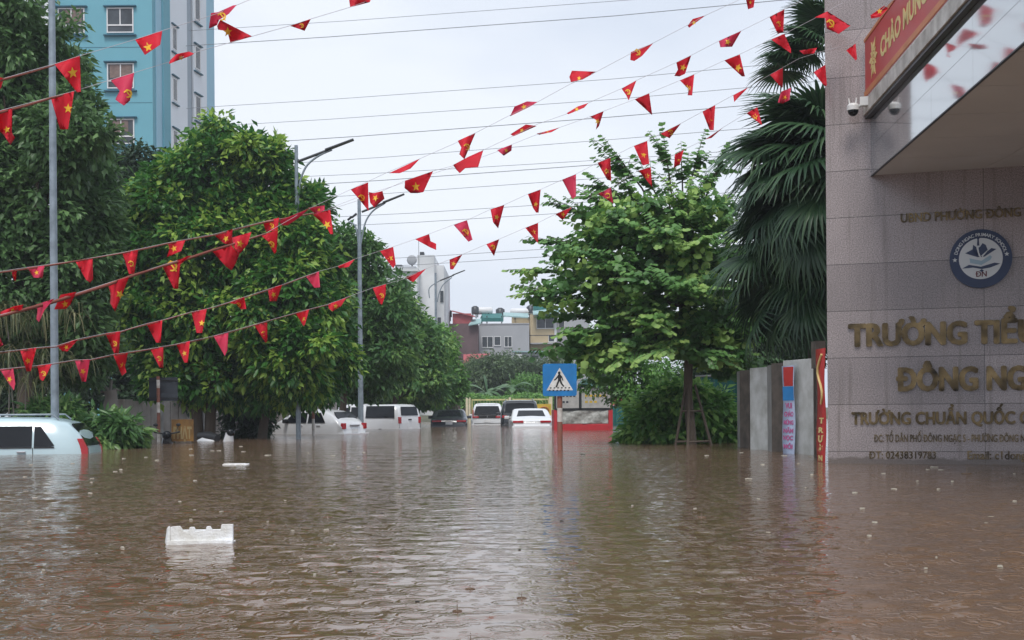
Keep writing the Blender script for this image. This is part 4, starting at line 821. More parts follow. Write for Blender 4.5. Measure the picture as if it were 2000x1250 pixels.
def single():
    inv = Matrix.Translation(-pennant.location); c = [P(1671,78,15.9), P(1695,42,15.6), P(1735,8,15.2), P(1775,-25,14.9)]
    o = MB().tube(c, .004, 5).build('cord', M['cord']); o.parent = pennant; o.matrix_parent_inverse = inv
    f = [(1700,30),(1727,11),(1735,16),(1719,33),(1702,36)]; o = MB().prism([P(x,y,15.35+.03*math.sin(x*.2)) for x,y in f], (0,.003,0)).build('pennant', M['flag']); o.parent = pennant; o.matrix_parent_inverse = inv
    e = MB().prism([P(1718+(6 if i%2==0 else 2.6)*math.sin(math.pi*i/5), 22-(6 if i%2==0 else 2.6)*math.cos(math.pi*i/5), 15.31) for i in range(10)], (0,.003,0)).build('pennant_emblem', M['yellow']); e.parent = o
single()
# ================================================================ power cables
cab = [(460,53,1200,2,1500,-20),(400,86,1200,31,1560,-3),(400,208,1200,154,1640,113),(400,246,1200,194,1640,155),(480,279,1200,228,1640,190),(560,318,1200,272,1640,236),(560,345,1200,311,1640,280),(560,362,1200,319,1640,290),(560,388,1200,346,1640,318),(640,423,1200,391,1640,362),(640,441,1200,410,1640,385),(660,508,1200,478,1640,450),(660,523,1200,493,1640,466)]
ordn = ['topmost','second','third','fourth','fifth','sixth','seventh','eighth','ninth','tenth','eleventh','second lowest','lowest']
for i, (x0,y0,x1,y1,x2,y2) in enumerate(cab):
    a, b, c = P(x0,y0,74), P(x1,y1,66), P(x2,y2,60); a = a+(a-b)*.35; c = c+(c-b)*.3
    o = MB().tube([a, a.lerp(b,.5)+Vector((0,0,-.08)), b, c], .020 if i in (1,4,7) else .014, 5).build('power_cable', M['cable'])
    tag(o, f'{ordn[i]} grey power cable'+(' from the top' if 0 < i < 11 else '')+' crossing the pale sky behind the pennants', 'cable', 'power cables crossing the sky')
# ================================================================ lamp posts
def lamp_post(name, label, base, h, r0, r1, bars, curves):
    """bars and curves hang on the pole in the plane across the street: offsets (x, z) from the pole top in metres"""
    root = empty(name, (base.x, base.y, ground_z(base.x, base.y))); tag(root, label, 'street lamp', 'tall grey lamp posts along the street'); g = root.location.z; T = h-g
    MB().tube([(0,0,-.1),(0,0,T*.5),(0,0,T)], [r0,(r0+r1)/2,r1], 14).build('pole', M['steel'], root)
    MB().tube([(0,0,0),(0,0,.5)], [r0*1.5, r0*1.35], 14).build('pole_base', M['steel'], root)
    for (xa, za, xb, zb) in bars:       # thin bracket with a long flat head on its outer half
        a, b = Vector((xa,0,T+za)), Vector((xb,0,T+zb)); MB().tube([a, a.lerp(b,.55)], .04, 8).build('bracket', M['dark_steel'], root)
        d = (b-a).normalized(); c0 = a.lerp(b,.5); up = Vector((-d.z,0,d.x)); up = up if up.z > 0 else -up
        MB().prism([c0+Vector((0,-.11,0)), c0+Vector((0,.11,0)), b+Vector((0,.08,0)), b+Vector((0,-.08,0))], up*.05).build('lamp_head', M['dark_steel'], root, bevel=.012)
    for pts in curves:
        p = [Vector((x,0,T+z)) for x, z in pts]; q = []
        for i in range(len(p)-1):
            p0, p1, p2, p3 = p[max(0,i-1)], p[i], p[i+1], p[min(len(p)-1,i+2)]
            for k in range(4): t = k/4; q.append(.5*((2*p1)+(p2-p0)*t+(2*p0-5*p1+4*p2-p3)*t*t+(3*p1-p0-3*p2+p3)*t**3))
        q.append(p[-1]); MB().tube(q, .03, 8).build('arm', M['steel'], root)
    return root
def offs(Yp, cx, cy, pts): k = Yp/FPX; return [((x-cx)*k, (cy-y)*k) for x, y in pts]
def bar(Yp, cx, cy, a, b): (x0,z0),(x1,z1) = offs(Yp,cx,cy,[a,b]); return (x0,z0,x1,z1)
b1 = WT(108, 885); lamp_post('street_lamp', 'nearest tall grey lamp post standing by the mint van', b1, 11.2, .082, .060, [(0,-.6,1.9,.1)], [[(.03,-1.3),(.1,-.9),(.5,-.35),(1.1,-.2)]])
b2 = WT(705, 846); Yp = b2.y
lamp_post('street_lamp', 'two-armed lamp post in front of the round trees', b2, Z(701,389,Yp), .105, .06, [bar(Yp,701,389,(706,414),(790,381)), bar(Yp,701,389,(696,417),(679,431))],
  [offs(Yp,701,389,[(704,475),(707,458),(714,432),(728,412),(750,398)]), offs(Yp,701,389,[(699,478),(697,458),(692,440),(680,433)])])
b3 = WT(583, 858); Yp = b3.y
lamp_post('street_lamp', 'lamp post rising out of the big broadleaf trees, one dark arm to the right', b3, Z(575,284,Yp), .075, .05, [bar(Yp,575,284,(577,316),(688,275))], [offs(Yp,575,284,[(579,400),(581,365),(585,345),(597,322),(620,304),(645,293)])])
Yp = 70; b4 = Vector((X(853,70),70,0))
lamp_post('street_lamp', 'farthest lamp post in front of the white tall house', b4, Z(853,533,Yp), .085, .06, [bar(Yp,853,533,(862,548),(911,529))], [offs(Yp,853,533,[(841,582),(840,565),(848,556),(862,548)]), offs(Yp,853,533,[(856,590),(860,572),(868,556),(885,542)])])
# ================================================================ signs and striped posts
M['sign_blue'] = mat('sign_blue', (.012,.20,.52), .4, var=.2, scale=5); M['sign_white'] = mat('sign_white', (.74,.74,.72), .45, dirt_or_shade=(.55,.53,.48), scale=9); M['black'] = mat('sign_black', (.01,.01,.01), .5)
def striped(root, x, y, z0, bands, r=.04):
    """bands: (z from, z to, colour)"""
    for (a, b, c) in bands: MB().tube([(x,y,a),(x,y,b)], r, 14).build('pole_band', M['white_paint'] if c == 'w' else M['red_paint'], root)
def sign():
    b = WT(1094, 879); Y = b.y; root = empty('crossing_sign', (b.x, Y, ground_z(b.x,Y))); tag(root, 'blue square pedestrian crossing sign on a red and white striped pole', 'road sign'); g = root.location.z; s = Y/FPX
    zz = lambda py: Z(1094, py, Y)-g
    striped(root, 0, 0, 0, [(-.1,.35,'r'),(.352,zz(824),'r'),(zz(824)+.002,zz(797),'w'),(zz(797)+.002,zz(774),'r'),(zz(774)+.002,zz(730),'w')], .052)
    zc = zz(742); hw = 33*s; hh = 31.5*s
    pl = MB(); rr = .04; pts = []
    for (cx_, cz_, a0) in ((hw-rr,hh-rr,0),(-hw+rr,hh-rr,90),(-hw+rr,-hh+rr,180),(hw-rr,-hh+rr,270)):
        for k in range(5): t = R(a0+k*22.5); pts.append((cx_+rr*math.cos(t), -.075, zc+cz_+rr*math.sin(t)))
    pl.prism(pts, (0,.018,0)); pn = pl.build('sign_panel', M['sign_blue'], root)
    MB().prism([(-.26*1.0,-.0755,zc-.205),(.26,-.0755,zc-.205),(0,-.0755,zc+.235)], (0,-.003,0)).build('triangle', M['sign_white'], pn)
    f = MB(); q = lambda a: [( (x-1095)*s, -.0790, zc+(742-y)*s) for x,y in a]
    def add(a): f.prism(q(a), (0,-.003,0))
    f.ball(((1094-1095)*s,-.081,zc+(742-728.5)*s), (2.6*s,.003,3.0*s))
    add([(1092.3,731),(1096,731),(1098,734),(1097.6,742),(1091.8,743),(1091.2,735)])           # body
    add([(1091.5,733),(1087,739),(1083.5,742),(1085,743.5),(1088.5,741),(1092,737)])           # arm back
    add([(1097.2,733),(1100,736),(1102,743),(1100.3,743.6),(1098.4,738.5),(1096.6,736.5)])     # arm front
    add([(1091.8,742),(1095.5,742.5),(1092.5,749),(1089.5,756.5),(1086.6,756.5),(1089.5,748)]) # legs
    add([(1094,742.5),(1097.6,741.8),(1099.6,748),(1104,754.5),(1102,756),(1096.6,749.5)])
    f.build('walking_figure', M['black'], pn)
    zb = MB()
    for row, yy in ((0,756.5),(1,761.5)):
        for k in range(6): x0 = 1076+row*-2+k*7.2; zb.prism(q([(x0,yy),(x0+3.2,yy),(x0+2.6,yy+2.2),(x0-.6,yy+2.2)]), (0,-.003,0))
    for k in range(1): pass
    zb.build('zebra_marks', M['black'], pn)
sign()
def striped_post(name, label, px, py, top, bands, extra=False):
    b = WT(px, py); root = empty(name, (b.x, b.y, ground_z(b.x,b.y))); tag(root, label, 'post', 'striped sign posts on the left'); g = root.location.z
    zs = [-.1]+[Z(px, y, b.y)-g for y in bands]
    for i in range(len(zs)-1): MB().tube([(0,0,zs[i]+(.002 if i else 0)),(0,0,zs[i+1])], .045, 12).build('pole_band', M['white_paint'] if i % 2 == 0 else M['red_paint'], root)
    if extra:
        z1, z0 = Z(px,737,b.y)-g, Z(px,783,b.y)-g; MB().box(-.27,.50,.06,.075,z0,z1).build('sign_panel', M['car_grey'], root)
        MB().box(-.30,.53,.045,.059,z0+.05,z0+.08).build('sign_bracket', M['plastic'], root); MB().box(-.30,.53,.045,.059,z1-.10,z1-.07).build('sign_bracket', M['plastic'], root)
striped_post('striped_post', 'red and white striped post carrying a dark sign, beside the brown board', 310, 864, 735, [846,806,786,758,742,735], True)
striped_post('striped_post', 'thin red and white striped post in front of the small white hatchback', 612, 851, 757, [818,790,780,757])
# ================================================================ cars
def car(name, label, L_, W_, H_, belt, pts, gh, side_win, rear, front, paint, loc, hd, opts, group='flooded cars'):
    """pts: (x,ztop) profile from rear to front; gh: half width lost per metre above the belt; local x points forward"""
    root = empty(name, loc, hd); tag(root, label, 'car', group)
    wf = lambda z: W_/2-max(0, z-belt)*gh
    xs = []; 
    for (x0,z0),(x1,z1) in zip(pts, pts[1:]):
        n = max(1, int((x1-x0)/.22)); xs += [(x0+(x1-x0)*i/n, z0+(z1-z0)*i/n) for i in range(n)]
    xs.append(pts[-1]); xr, xf = pts[0][0], pts[-1][0]; V = []; 
    zt_ = [z for _, z in xs]; sm = zt_[:]
    for i in range(1, len(sm)-1): sm[i] = .25*zt_[i-1]+.5*zt_[i]+.25*zt_[i+1]
    for (x, _), zt in zip(xs, sm):
        e = min(1, (x-xr)/.35, 9); e2 = min(1, (xf-x)/.7); tp = 1-.10*(1-max(0,e))**2-.22*(1-max(0,e2))**2
        zb = min(belt, zt-.07); zs = zt-.06
        ring = [(W_/2*.90*tp,.22),(W_/2*.985*tp,.45),(W_/2*tp,.62 if zb > .7 else zb*.8),(W_/2*tp*.99,zb),(wf(zs)*tp,zs),((wf(zs)-.09)*tp,zt-.008),((wf(zs)-.34)*tp,zt+.012),(0,zt+.018)]
        V += [(x,-y,z) for y, z in ring]+[(x,y,z) for y, z in ring[-2::-1]]
    k = 15; mb = MB(); n = len(xs); F = [(i*k+j, i*k+j+1, (i+1)*k+j+1, (i+1)*k+j) for i in range(n-1) for j in range(k-1)]
    F += [(i*k+k-1, i*k, (i+1)*k, (i+1)*k+k-1) for i in range(n-1)]; mb.add(V, F, True); mb.add(V[:k], [tuple(range(k))]); mb.add(V[-k:], [tuple(range(k))[::-1]])
    body = mb.build('body', paint, root)
    prof = lambda x: next((z0+(z1-z0)*(x-x0)/(x1-x0) for (x0,z0),(x1,z1) in zip(pts,pts[1:]) if x0 <= x <= x1), pts[-1][1])
    for s in (-1, 1):
        for poly in side_win:
            MB().prism([(x, s*(wf(z)+.007), z) for x, z in poly], (0,-s*.02,0)).build('side_window', M['glass'], root)
        for poly in side_win:   # dark seal line under each window
            xa, xb = min(p[0] for p in poly), max(p[0] for p in poly); zz = min(p[1] for p in poly)
            MB().box(xa, xb, min(s*(wf(zz)+.004), s*(wf(zz)+.016)), max(s*(wf(zz)+.004), s*(wf(zz)+.016)), zz-.028, zz-.004).build('window_trim', M['plastic'], root)
    def slope(win, nm, sgn):
        (x0,z0),(x1,z1), y0, y1 = win; d = Vector((x1-x0,0,z1-z0)).normalized(); nn = Vector((-d.z,0,d.x)); nn = nn if nn.z > 0 else -nn; off = nn*.03
        MB().prism([Vector((x0,-y0,z0))+off, Vector((x0,y0,z0))+off, Vector((x1,y1,z1))+off, Vector((x1,-y1,z1))+off], -nn*.03).build(nm, M['glass'], root)
    if rear: slope(rear, 'rear_window', -1)
    if front: slope(front, 'windscreen', 1)
    for s in (-1, 1):
        for (x0,x1,y0,y1,z0,z1) in opts.get('tail', []):
            sh_ = max(0, y1-W_/2*.915); y0, y1 = y0-sh_, y1-sh_
            MB().box(x0,x1,min(s*y0,s*y1),max(s*y0,s*y1),z0,z1).build('tail_light', M['lamp_red'], root, bevel=.012)
        if 'tail_poly' in opts:
            MB().prism([(x, s*W_/2*.955, z) for x, z in opts['tail_poly']], (0,-s*.12,0)).build('tail_light', M['lamp_red'], root, bevel=.01)
        for (x, z) in opts.get('handles', []):
            MB().box(x-.08,x+.08,min(s*(W_/2-.01),s*(W_/2+.03)),max(s*(W_/2-.01),s*(W_/2+.03)),z-.015,z+.015).build('door_handle', opts.get('handle_mat', paint), root, bevel=.006)
        if 'mirror' in opts:
            x, z = opts['mirror']; MB().box(x-.06,x+.06,min(s*(W_/2-.03),s*(W_/2+.2)),max(s*(W_/2-.03),s*(W_/2+.2)),z-.02,z+.13).build('wing_mirror', opts.get('mirror_mat', paint), root, bevel=.03)
        for zr in opts.get('rails', []):
            x0, x1 = zr; yy = s*(wf(H_)-.12); MB().tube([(x0,yy,prof(x0)-.01),(x0+.12,yy,H_+.055),(x1-.12,yy,H_+.055),(x1,yy,prof(x1)-.01)], .018, 8).build('roof_rail', opts.get('rail_mat', M['steel']), root)
        for wx in opts.get('wheels', []):
            w_ = MB().tube([(wx, s*(W_/2-.19), .32), (wx, s*(W_/2+.005), .32)], .32, 24, smooth=False).build('wheel', M['rubber'], root)
            MB().tube([(wx, s*(W_/2-.02), .32), (wx, s*(W_/2+.012), .32)], .2, 20, smooth=False).build('rim', M['rim'], w_)
    for (x, z0, z1) in opts.get('seams', []):
        for s in (-1,1): MB().box(x-.005,x+.005,min(s*(W_/2-.01),s*(W_/2+.004)),max(s*(W_/2-.01),s*(W_/2+.004)),z0,z1).build('door_seam', M['plastic'], root)
    if 'plate' in opts:
        x, z = opts['plate']; MB().box(x-.012,x,-.17,.17,z-.065,z+.065).build('number_plate', M['plate'], root)
    for (nm, box, m_) in opts.get('boxes', []): MB().box(*box).build(nm, m_, root, bevel=.012)
    return root
def hdg(hx, hy): return math.atan2(hy, hx)
GZ = -.62
# mint van: rear at right, side to the camera
rv = WT(187, 884); 
vz = -.60-.30
car('mint_van', 'mint coloured people carrier sunk to its windows behind the nearest lamp post', 4.2, 1.7, 1.62, 1.00,
    [(0,.72),(.03,.98),(.20,1.34),(.42,1.56),(.75,1.60),(2.4,1.63),(2.9,1.52),(3.5,1.02),(4.1,.86),(4.2,.55)], .22,
    [[(.64,1.07),(.70,1.05),(1.02,1.05),(1.02,1.44),(.90,1.44)],[(1.06,1.05),(1.92,1.05),(1.92,1.45),(1.06,1.45)],[(1.97,1.05),(2.75,1.05),(2.45,1.45),(1.97,1.45)]],
    ((.06,1.04),(.36,1.48),.68,.60), ((3.4,1.06),(2.95,1.46),.68,.58), M['car_mint'], (rv.x-.02, rv.y+.10, vz), hdg(-1,-.15), dict(tail_poly=[(.015,.84),(.13,.84),(.17,1.06),(.22,1.20),(.12,1.20),(.02,1.0)], handles=[(1.25,.95),(2.1,.95)], rails=[(.6,2.5)], mirror=(3.0,1.05), plate=(.0,.8), seams=[(1.95,.5,1.03),(1.04,.5,1.03),(2.8,.5,1.03)], handle_mat=M['rim']))
# small white hatchback
p = WT(672, 848); h = hdg(-.88,.47)
car('white_hatchback', 'small white hatchback by the thin striped post, flooded to its door handles', 3.7, 1.52, 1.47, .98,
    [(0,.60),(.02,.95),(.25,1.05),(.55,1.40),(.9,1.455),(1.9,1.47),(2.3,1.35),(2.85,1.0),(3.5,.84),(3.7,.55)], .28,
    [[(.72,1.03),(1.45,1.03),(1.45,1.36),(.95,1.36)],[(1.52,1.03),(2.45,1.03),(2.15,1.36),(1.52,1.36)]],
    ((.28,1.08),(.52,1.37),.60,.50), ((2.75,1.05),(2.35,1.33),.62,.50), M['car_white'], (p.x+.35, p.y+.2, GZ), h, dict(tail=[(-.015,.10,.58,.755,.80,1.0)], handles=[(1.0,.93),(1.75,.93)], mirror=(2.35,1.02), mirror_mat=M['plastic'], plate=(.0,.74), boxes=[('boot_handle',(-.02,.03,-.28,.28,.90,.945),M['rim']),('bumper',(-.08,.18,-.74,.74,.35,.66),M['car_white'])]))
# white pickup with hardtop
p = WT(794, 838); h = hdg(-.86,.50)
pk = car('white_pickup', 'white pickup truck with a boxy hardtop and tailgate facing the road', 4.9, 1.78, 1.72, 1.06,
    [(0,.70),(.01,1.10),(.10,1.64),(.3,1.68),(1.75,1.68),(1.78,1.60),(1.9,1.70),(2.9,1.72),(3.25,1.62),(3.75,1.12),(4.75,1.0),(4.9,.6)], .16,
    [[(.20,1.12),(1.74,1.12),(1.74,1.62),(.26,1.62)],[(1.98,1.16),(2.55,1.16),(2.55,1.58),(1.98,1.58)],[(2.62,1.16),(3.40,1.16),(3.12,1.56),(2.62,1.56)]],
    ((.025,1.20),(.085,1.58),.62,.58), ((3.68,1.16),(3.3,1.56),.70,.60), M['car_white'], (p.x+.1, p.y+.6, GZ), h, dict(tail=[(-.02,.12,.72,.885,.86,1.14)], handles=[(2.1,1.08),(2.75,1.08)], mirror=(3.35,1.12), plate=(-.0,.62), wheels=[.95,3.95], boxes=[('bumper',(-.16,.05,-.82,.82,.42,.58),M['rim']),('tailgate_handle',(-.02,.01,-.12,.12,1.0,1.05),M['plastic']),('bed_rail',(.12,1.75,-.905,-.88,1.07,1.11),M['rim']),('wheel_arch',(.55,1.35,-.92,-.86,.62,.80),M['plastic'])]))
# dark SUV with roof box behind the pickup
px_ = X(778, 66); h = hdg(-.6,.8)
car('roof_rack_suv', 'black off-road wagon with loaded roof rack behind the white pickup', 4.6, 1.9, 1.98, 1.15,
    [(0,.7),(.02,1.2),(.10,1.9),(.3,1.96),(2.9,1.98),(3.2,1.88),(3.55,1.25),(4.5,1.1),(4.6,.7)], .10,
    [[(.3,1.25),(1.3,1.25),(1.3,1.8),(.35,1.8)],[(1.4,1.25),(2.3,1.25),(2.3,1.8),(1.4,1.8)],[(2.4,1.25),(3.2,1.25),(3.0,1.8),(2.4,1.8)]],
    ((.03,1.3),(.09,1.82),.7,.65), None, M['car_black'], (px_, 66, GZ), h, dict(rails=[(.3,2.8)], mirror=(3.2,1.2), tail=[(-.02,.1,.75,.92,1.0,1.4)], boxes=[('roof_box',(.2,2.7,-.62,.62,2.06,2.24),M['plastic']),('spare_light',(-.03,.02,.2,.5,1.84,1.93),M['lamp_red'])]))
px_ = X(845, 68); h = hdg(-.35,.94)
car('dark_pickup', 'dark grey pickup tail with one red lamp beside the grey sedan', 5.0, 1.8, 1.75, 1.05,
    [(0,.65),(.01,1.05),(.08,1.10),(1.6,1.10),(1.75,1.62),(1.95,1.74),(2.9,1.75),(3.3,1.62),(3.8,1.12),(4.8,1.0),(5.0,.6)], .2,
    [[(1.95,1.15),(2.6,1.15),(2.6,1.6),(2.0,1.6)],[(2.7,1.15),(3.5,1.15),(3.2,1.58),(2.7,1.58)]], ((1.66,1.14),(1.76,1.6),.66,.6), None, M['car_grey'], (px_-1.6, 67, GZ), h, dict(tail=[(-.02,.1,.74,.9,.75,1.05)], plate=(-.01,.72), mirror=(3.4,1.1), boxes=[('bumper',(-.14,.04,-.8,.8,.42,.62),M['rim'])]))
sedan = [(0,.62),(.02,.98),(.55,1.04),(1.25,1.38),(1.7,1.455),(2.4,1.46),(2.9,1.36),(3.6,.98),(4.5,.80),(4.6,.5)]
px_ = X(877, 60)
car('grey_sedan', 'dark grey sedan with red tail lights facing away, left of the white people carrier', 4.6, 1.82, 1.48, .96, sedan, .34,
    [[(1.15,1.02),(1.95,1.02),(1.95,1.36),(1.5,1.36)],[(2.02,1.02),(3.1,1.02),(2.7,1.34),(2.02,1.34)]], ((.60,1.06),(1.22,1.38),.62,.50), None, M['car_grey'], (px_, 60, GZ), R(92), dict(tail=[(-.02,.12,.40,.86,.84,.92)], plate=(-.01,.78), mirror=(3.1,1.0), boxes=[('boot_lip',(-.01,.14,-.7,.7,.985,1.01),M['plastic']),('bumper',(-.06,.1,-.86,.86,.4,.68),M['car_grey'])]))
mpv = [(0,.62),(.01,1.05),(.06,1.12),(.30,1.60),(.6,1.74),(1.2,1.78),(2.5,1.76),(3.1,1.60),(3.8,1.05),(4.4,.9),(4.5,.5)]
px_ = X(952, 66)
car('white_people_carrier', 'white people carrier with black tailgate strip, between the grey sedan and the black SUV', 4.5, 1.76, 1.76, 1.02, mpv, .26,
    [[(.6,1.1),(1.4,1.1),(1.4,1.6),(.8,1.6)],[(1.5,1.1),(2.4,1.1),(2.4,1.6),(1.5,1.6)],[(2.5,1.1),(3.5,1.1),(3.0,1.55),(2.5,1.55)]], ((.0,1.17),(.17,1.60),.72,.60), None, M["car_white"], (px_, 66, GZ), R(90), dict(tail=[(-.03,.10,.52,.87,.98,1.08),(.02,.16,.79,.86,1.05,1.42)], plate=(-.02,.80), mirror=(3.3,1.05), boxes=[('tailgate_strip',(-.022,.03,-.51,.51,.97,1.13),M['plastic']),('chrome_badge',(-.032,-.024,-.02,.02,1.0,1.10),M['rim']),('bumper_trim',(-.07,.02,-.72,.72,.68,.71),M['plastic']),('bumper',(-.06,.1,-.84,.84,.4,.675),M['car_white']),('spoiler',(.16,.42,-.55,.55,1.70,1.735),M['car_white'])]))
suv = [(0,.65),(.01,1.1),(.06,1.2),(.22,1.70),(.5,1.84),(1.0,1.88),(2.7,1.87),(3.2,1.72),(3.7,1.18),(4.7,1.05),(4.8,.6)]
px_ = X(1016, 60)
car('black_suv', 'black SUV behind the white sedan, its tall rear window above the sedan roof', 4.8, 1.92, 1.88, 1.12, suv, .22,
    [[(.5,1.2),(1.4,1.2),(1.4,1.7),(.7,1.7)],[(1.5,1.2),(2.5,1.2),(2.5,1.7),(1.5,1.7)],[(2.6,1.2),(3.4,1.2),(3.1,1.65),(2.6,1.65)]], ((.07,1.26),(.23,1.70),.76,.68), None, M['car_black'], (px_, 60, GZ), R(91), dict(tail=[(-.02,.10,.70,.94,1.02,1.14)], mirror=(3.4,1.15), rails=[(.5,2.8)], boxes=[('spoiler',(.10,.4,-.66,.66,1.80,1.84),M['car_black']),('bumper',(-.08,.1,-.9,.9,.4,.7),M['car_black'])]))
p = WT(1040, 837); px_ = X(1039, 54)
car('white_sedan', 'white sedan with dark rear window nearest on the right, left of the red framed trailer', 4.6, 1.84, 1.46, .97, sedan, .34,
    [[(1.15,1.03),(1.95,1.03),(1.95,1.36),(1.5,1.36)],[(2.02,1.03),(3.1,1.03),(2.7,1.34),(2.02,1.34)]], ((.66,1.085),(1.18,1.355),.64,.54), None, M['car_white'], (px_, 54, GZ), R(92), dict(tail=[(-.03,.12,.40,.87,.84,.93)], mirror=(3.1,1.0), handles=[(1.4,.95)], boxes=[('boot_strip',(-.024,-.01,-.42,.42,.865,.89),M['plastic']),('bumper',(-.08,.1,-.87,.87,.4,.70),M['car_white'])]))
# ================================================================ red framed cargo trailer, fences, motorbikes
M['tarp'] = mat('tarp_white', (.50,.50,.47), .5, dirt_or_shade=(.24,.24,.22), scale=7, bump=.8, bscale=6); M['tarp_green'] = mat('tarp_green', (.02,.09,.075), .55, var=.5, scale=5, bump=.6, bscale=8)
M['teal'] = mat('teal_sheet', (.015,.13,.12), .5, var=.25, scale=2); M['poster'] = mat('poster_grey', (.42,.41,.39), .6, var=.2, scale=6); M['mustard'] = mat('mustard', (.62,.42,.05), .5, var=.2)
def trailer():
    Y = 46.5; g = -.62; x0, x1 = X(1082,Y), X(1197,Y); root = empty('cargo_trailer', ((x0+x1)/2, Y, g)); tag(root, 'red framed box trailer with grey posters, white tarpaulin and a dark green cover', 'trailer')
    hw = (x1-x0)/2; zz = lambda py: Z(1140,py,Y)-g
    fr = MB(); D = 2.6
    for sx in (-1,1): fr.box(sx*hw-(.16 if sx>0 else 0), sx*hw+(.16 if sx<0 else 0), 0, .12, -.05, zz(800))
    fr.box(-hw+.162,hw-.162,.0,.10,zz(840)-.3,zz(828)); fr.build('frame', M['bright_red'], root, bevel=.01)
    for sx in (-1,1): MB().box(sx*hw-(.08 if sx>0 else 0), sx*hw+(.08 if sx<0 else 0), .125, D, .2, zz(800)).build('side_panel', M['bright_red'], root)
    # crumpled lower tarpaulin
    n, m_ = 16, 8; r3 = random.Random(5); V = [(-hw+.17+(2*hw-.34)*i/n, .03-.05*math.sin(i*1.3+j)*math.sin(j*1.7+i*.6)-.03*r3.random(), zz(827)+(zz(802)-zz(827))*j/m_) for j in range(m_+1) for i in range(n+1)]
    mb = MB(); mb.add(V, [(j*(n+1)+i, j*(n+1)+i+1, (j+1)*(n+1)+i+1, (j+1)*(n+1)+i) for j in range(m_) for i in range(n)], True); mb.build('tarpaulin', M['tarp'], root)
    MB().box(-hw+.17,hw-.17,.09,.12,zz(828),zz(800)).build('tailboard', M['tarp'], root)
    df = MB()
    for xx in (-hw+.02, -.14, hw-.06): df.box(xx, xx+.06, -.01, .05, zz(800), zz(755))
    df.box(-hw+.08,hw-.06,-.01,.05,zz(801),zz(798)); df.build('upper_frame', M['plastic'], root)
    for (a, b) in ((-hw+.10,-.16),(-.06,hw-.08)):
        po = MB().box(a,b,.0,.02,zz(797),zz(757)).build('poster', M['poster'], root); mk = MB()
        for r_, yy in ((0,771),(1,783)):
            for k in range(5 if r_ == 0 else 3): w_ = (b-a)/7; mk.box(a+w_*(.8+k*1.1), a+w_*(1.5+k*1.1), -.004, -.001, zz(yy+4), zz(yy))
        mk.build('poster_print', M['car_grey'] if a < -.5 else M['mustard'], po)
    # green cover thrown over the top right
    n = 14; V = []
    for j in range(7):
        for i in range(n+1):
            q = i/n; x = -.1+(hw+.12)*q; zt = zz(760)+(zz(733)-zz(760))*(.35+.65*q)+.10*math.sin(q*9); yy = -.12+j*.42
            drop = [-.30*(q) -.12*abs(math.sin(q*7)),0,.06,.08,.06,0,-.3][j]; V.append((x, yy+.05*math.sin(i*1.1+j), zt+drop))
    mb = MB(); mb.add(V, [(j*(n+1)+i, j*(n+1)+i+1, (j+1)*(n+1)+i+1, (j+1)*(n+1)+i) for j in range(6) for i in range(n)], True); mb.build('green_cover', M['tarp_green'], root)
    MB().box(-hw+.1,hw-.1,.15,D,.3,zz(765)).build('load', M['tarp_green'], root)
trailer()
def slab_fence():
    A = WT(230, 866); B = Vector((X(655,52), 52, 0)); root = empty('concrete_fence', (A.x, A.y+3, -.95)); tag(root, 'stained pale concrete slab fence under the trees on the left', 'fence'); A = Vector((X(225,37),37,0))
    inv = Matrix.Translation(-root.location); d = (B-A); Ln = d.length; d.normalize(); nn = Vector((-d.y,d.x,0)); r = random.Random(2); s = 0; pan = MB(); post = MB()
    while s < Ln:
        w_ = .48; h_ = 1.18+r.uniform(-.03,.03); a, b = A+d*s, A+d*(s+w_-.035)
        pan.hexa([(q.x,q.y,-.95) for q in (a,b,b+nn*.06,a+nn*.06)], [(q.x,q.y,h_) for q in (a,b,b+nn*.06,a+nn*.06)]); s += w_
        if int(s/w_) % 5 == 0:
            a = A+d*s-nn*.05; b = a+d*.14; post.hexa([(q.x,q.y,-.95) for q in (a,b,b+nn*.16,a+nn*.16)], [(q.x,q.y,1.3) for q in (a,b,b+nn*.16,a+nn*.16)]); s += .16
    for nm, m_, mb in (('slabs', M['fence_slab'], pan), ('posts', M['concrete'], post)):
        o = mb.build(nm, m_); o.parent = root; o.matrix_parent_inverse = inv
M['fence_slab'] = mat('fence_slab', (.52,.49,.46), .85, dirt_or_shade=(.26,.22,.19), scale=1.4, bump=.3)
slab_fence()
def board():
    b = WT(357, 866); Y = b.y; root = empty('notice_board', (b.x, Y, ground_z(b.x,Y))); tag(root, 'faded orange-brown board with worn lettering leaning under the dark tree', 'sign board'); g = root.location.z; s = Y/FPX; zz = lambda py: Z(357,py,Y)-g
    M['board'] = mat('board_orange', (.30,.16,.04), .7, dirt_or_shade=(.12,.06,.02), scale=3); M['board_text'] = mat('board_text', (.34,.26,.12), .7, var=.3)
    MB().box(-22*s,21*s,0,.03,zz(862),zz(819)).build('panel', M['board'], root)
    for sx in (-20,19): MB().box(sx*s-.02,sx*s+.02,.032,.07,-.05,zz(822)).build('leg', M['bark'], root)
    me = text_mesh('PHẠT', .5, .04); xs = [v.co.x for v in me.vertices]; a, b_ = min(xs), max(xs); z0, z1 = zz(856), zz(833)
    MB().add([(-18*s+(v.co.x-a)/(b_-a)*36*s, -.004-v.co.z*.003, z0+v.co.y/.729*(z1-z0)) for v in me.vertices], [tuple(p.vertices) for p in me.polygons]).build('lettering', M['board_text'], root)
board()
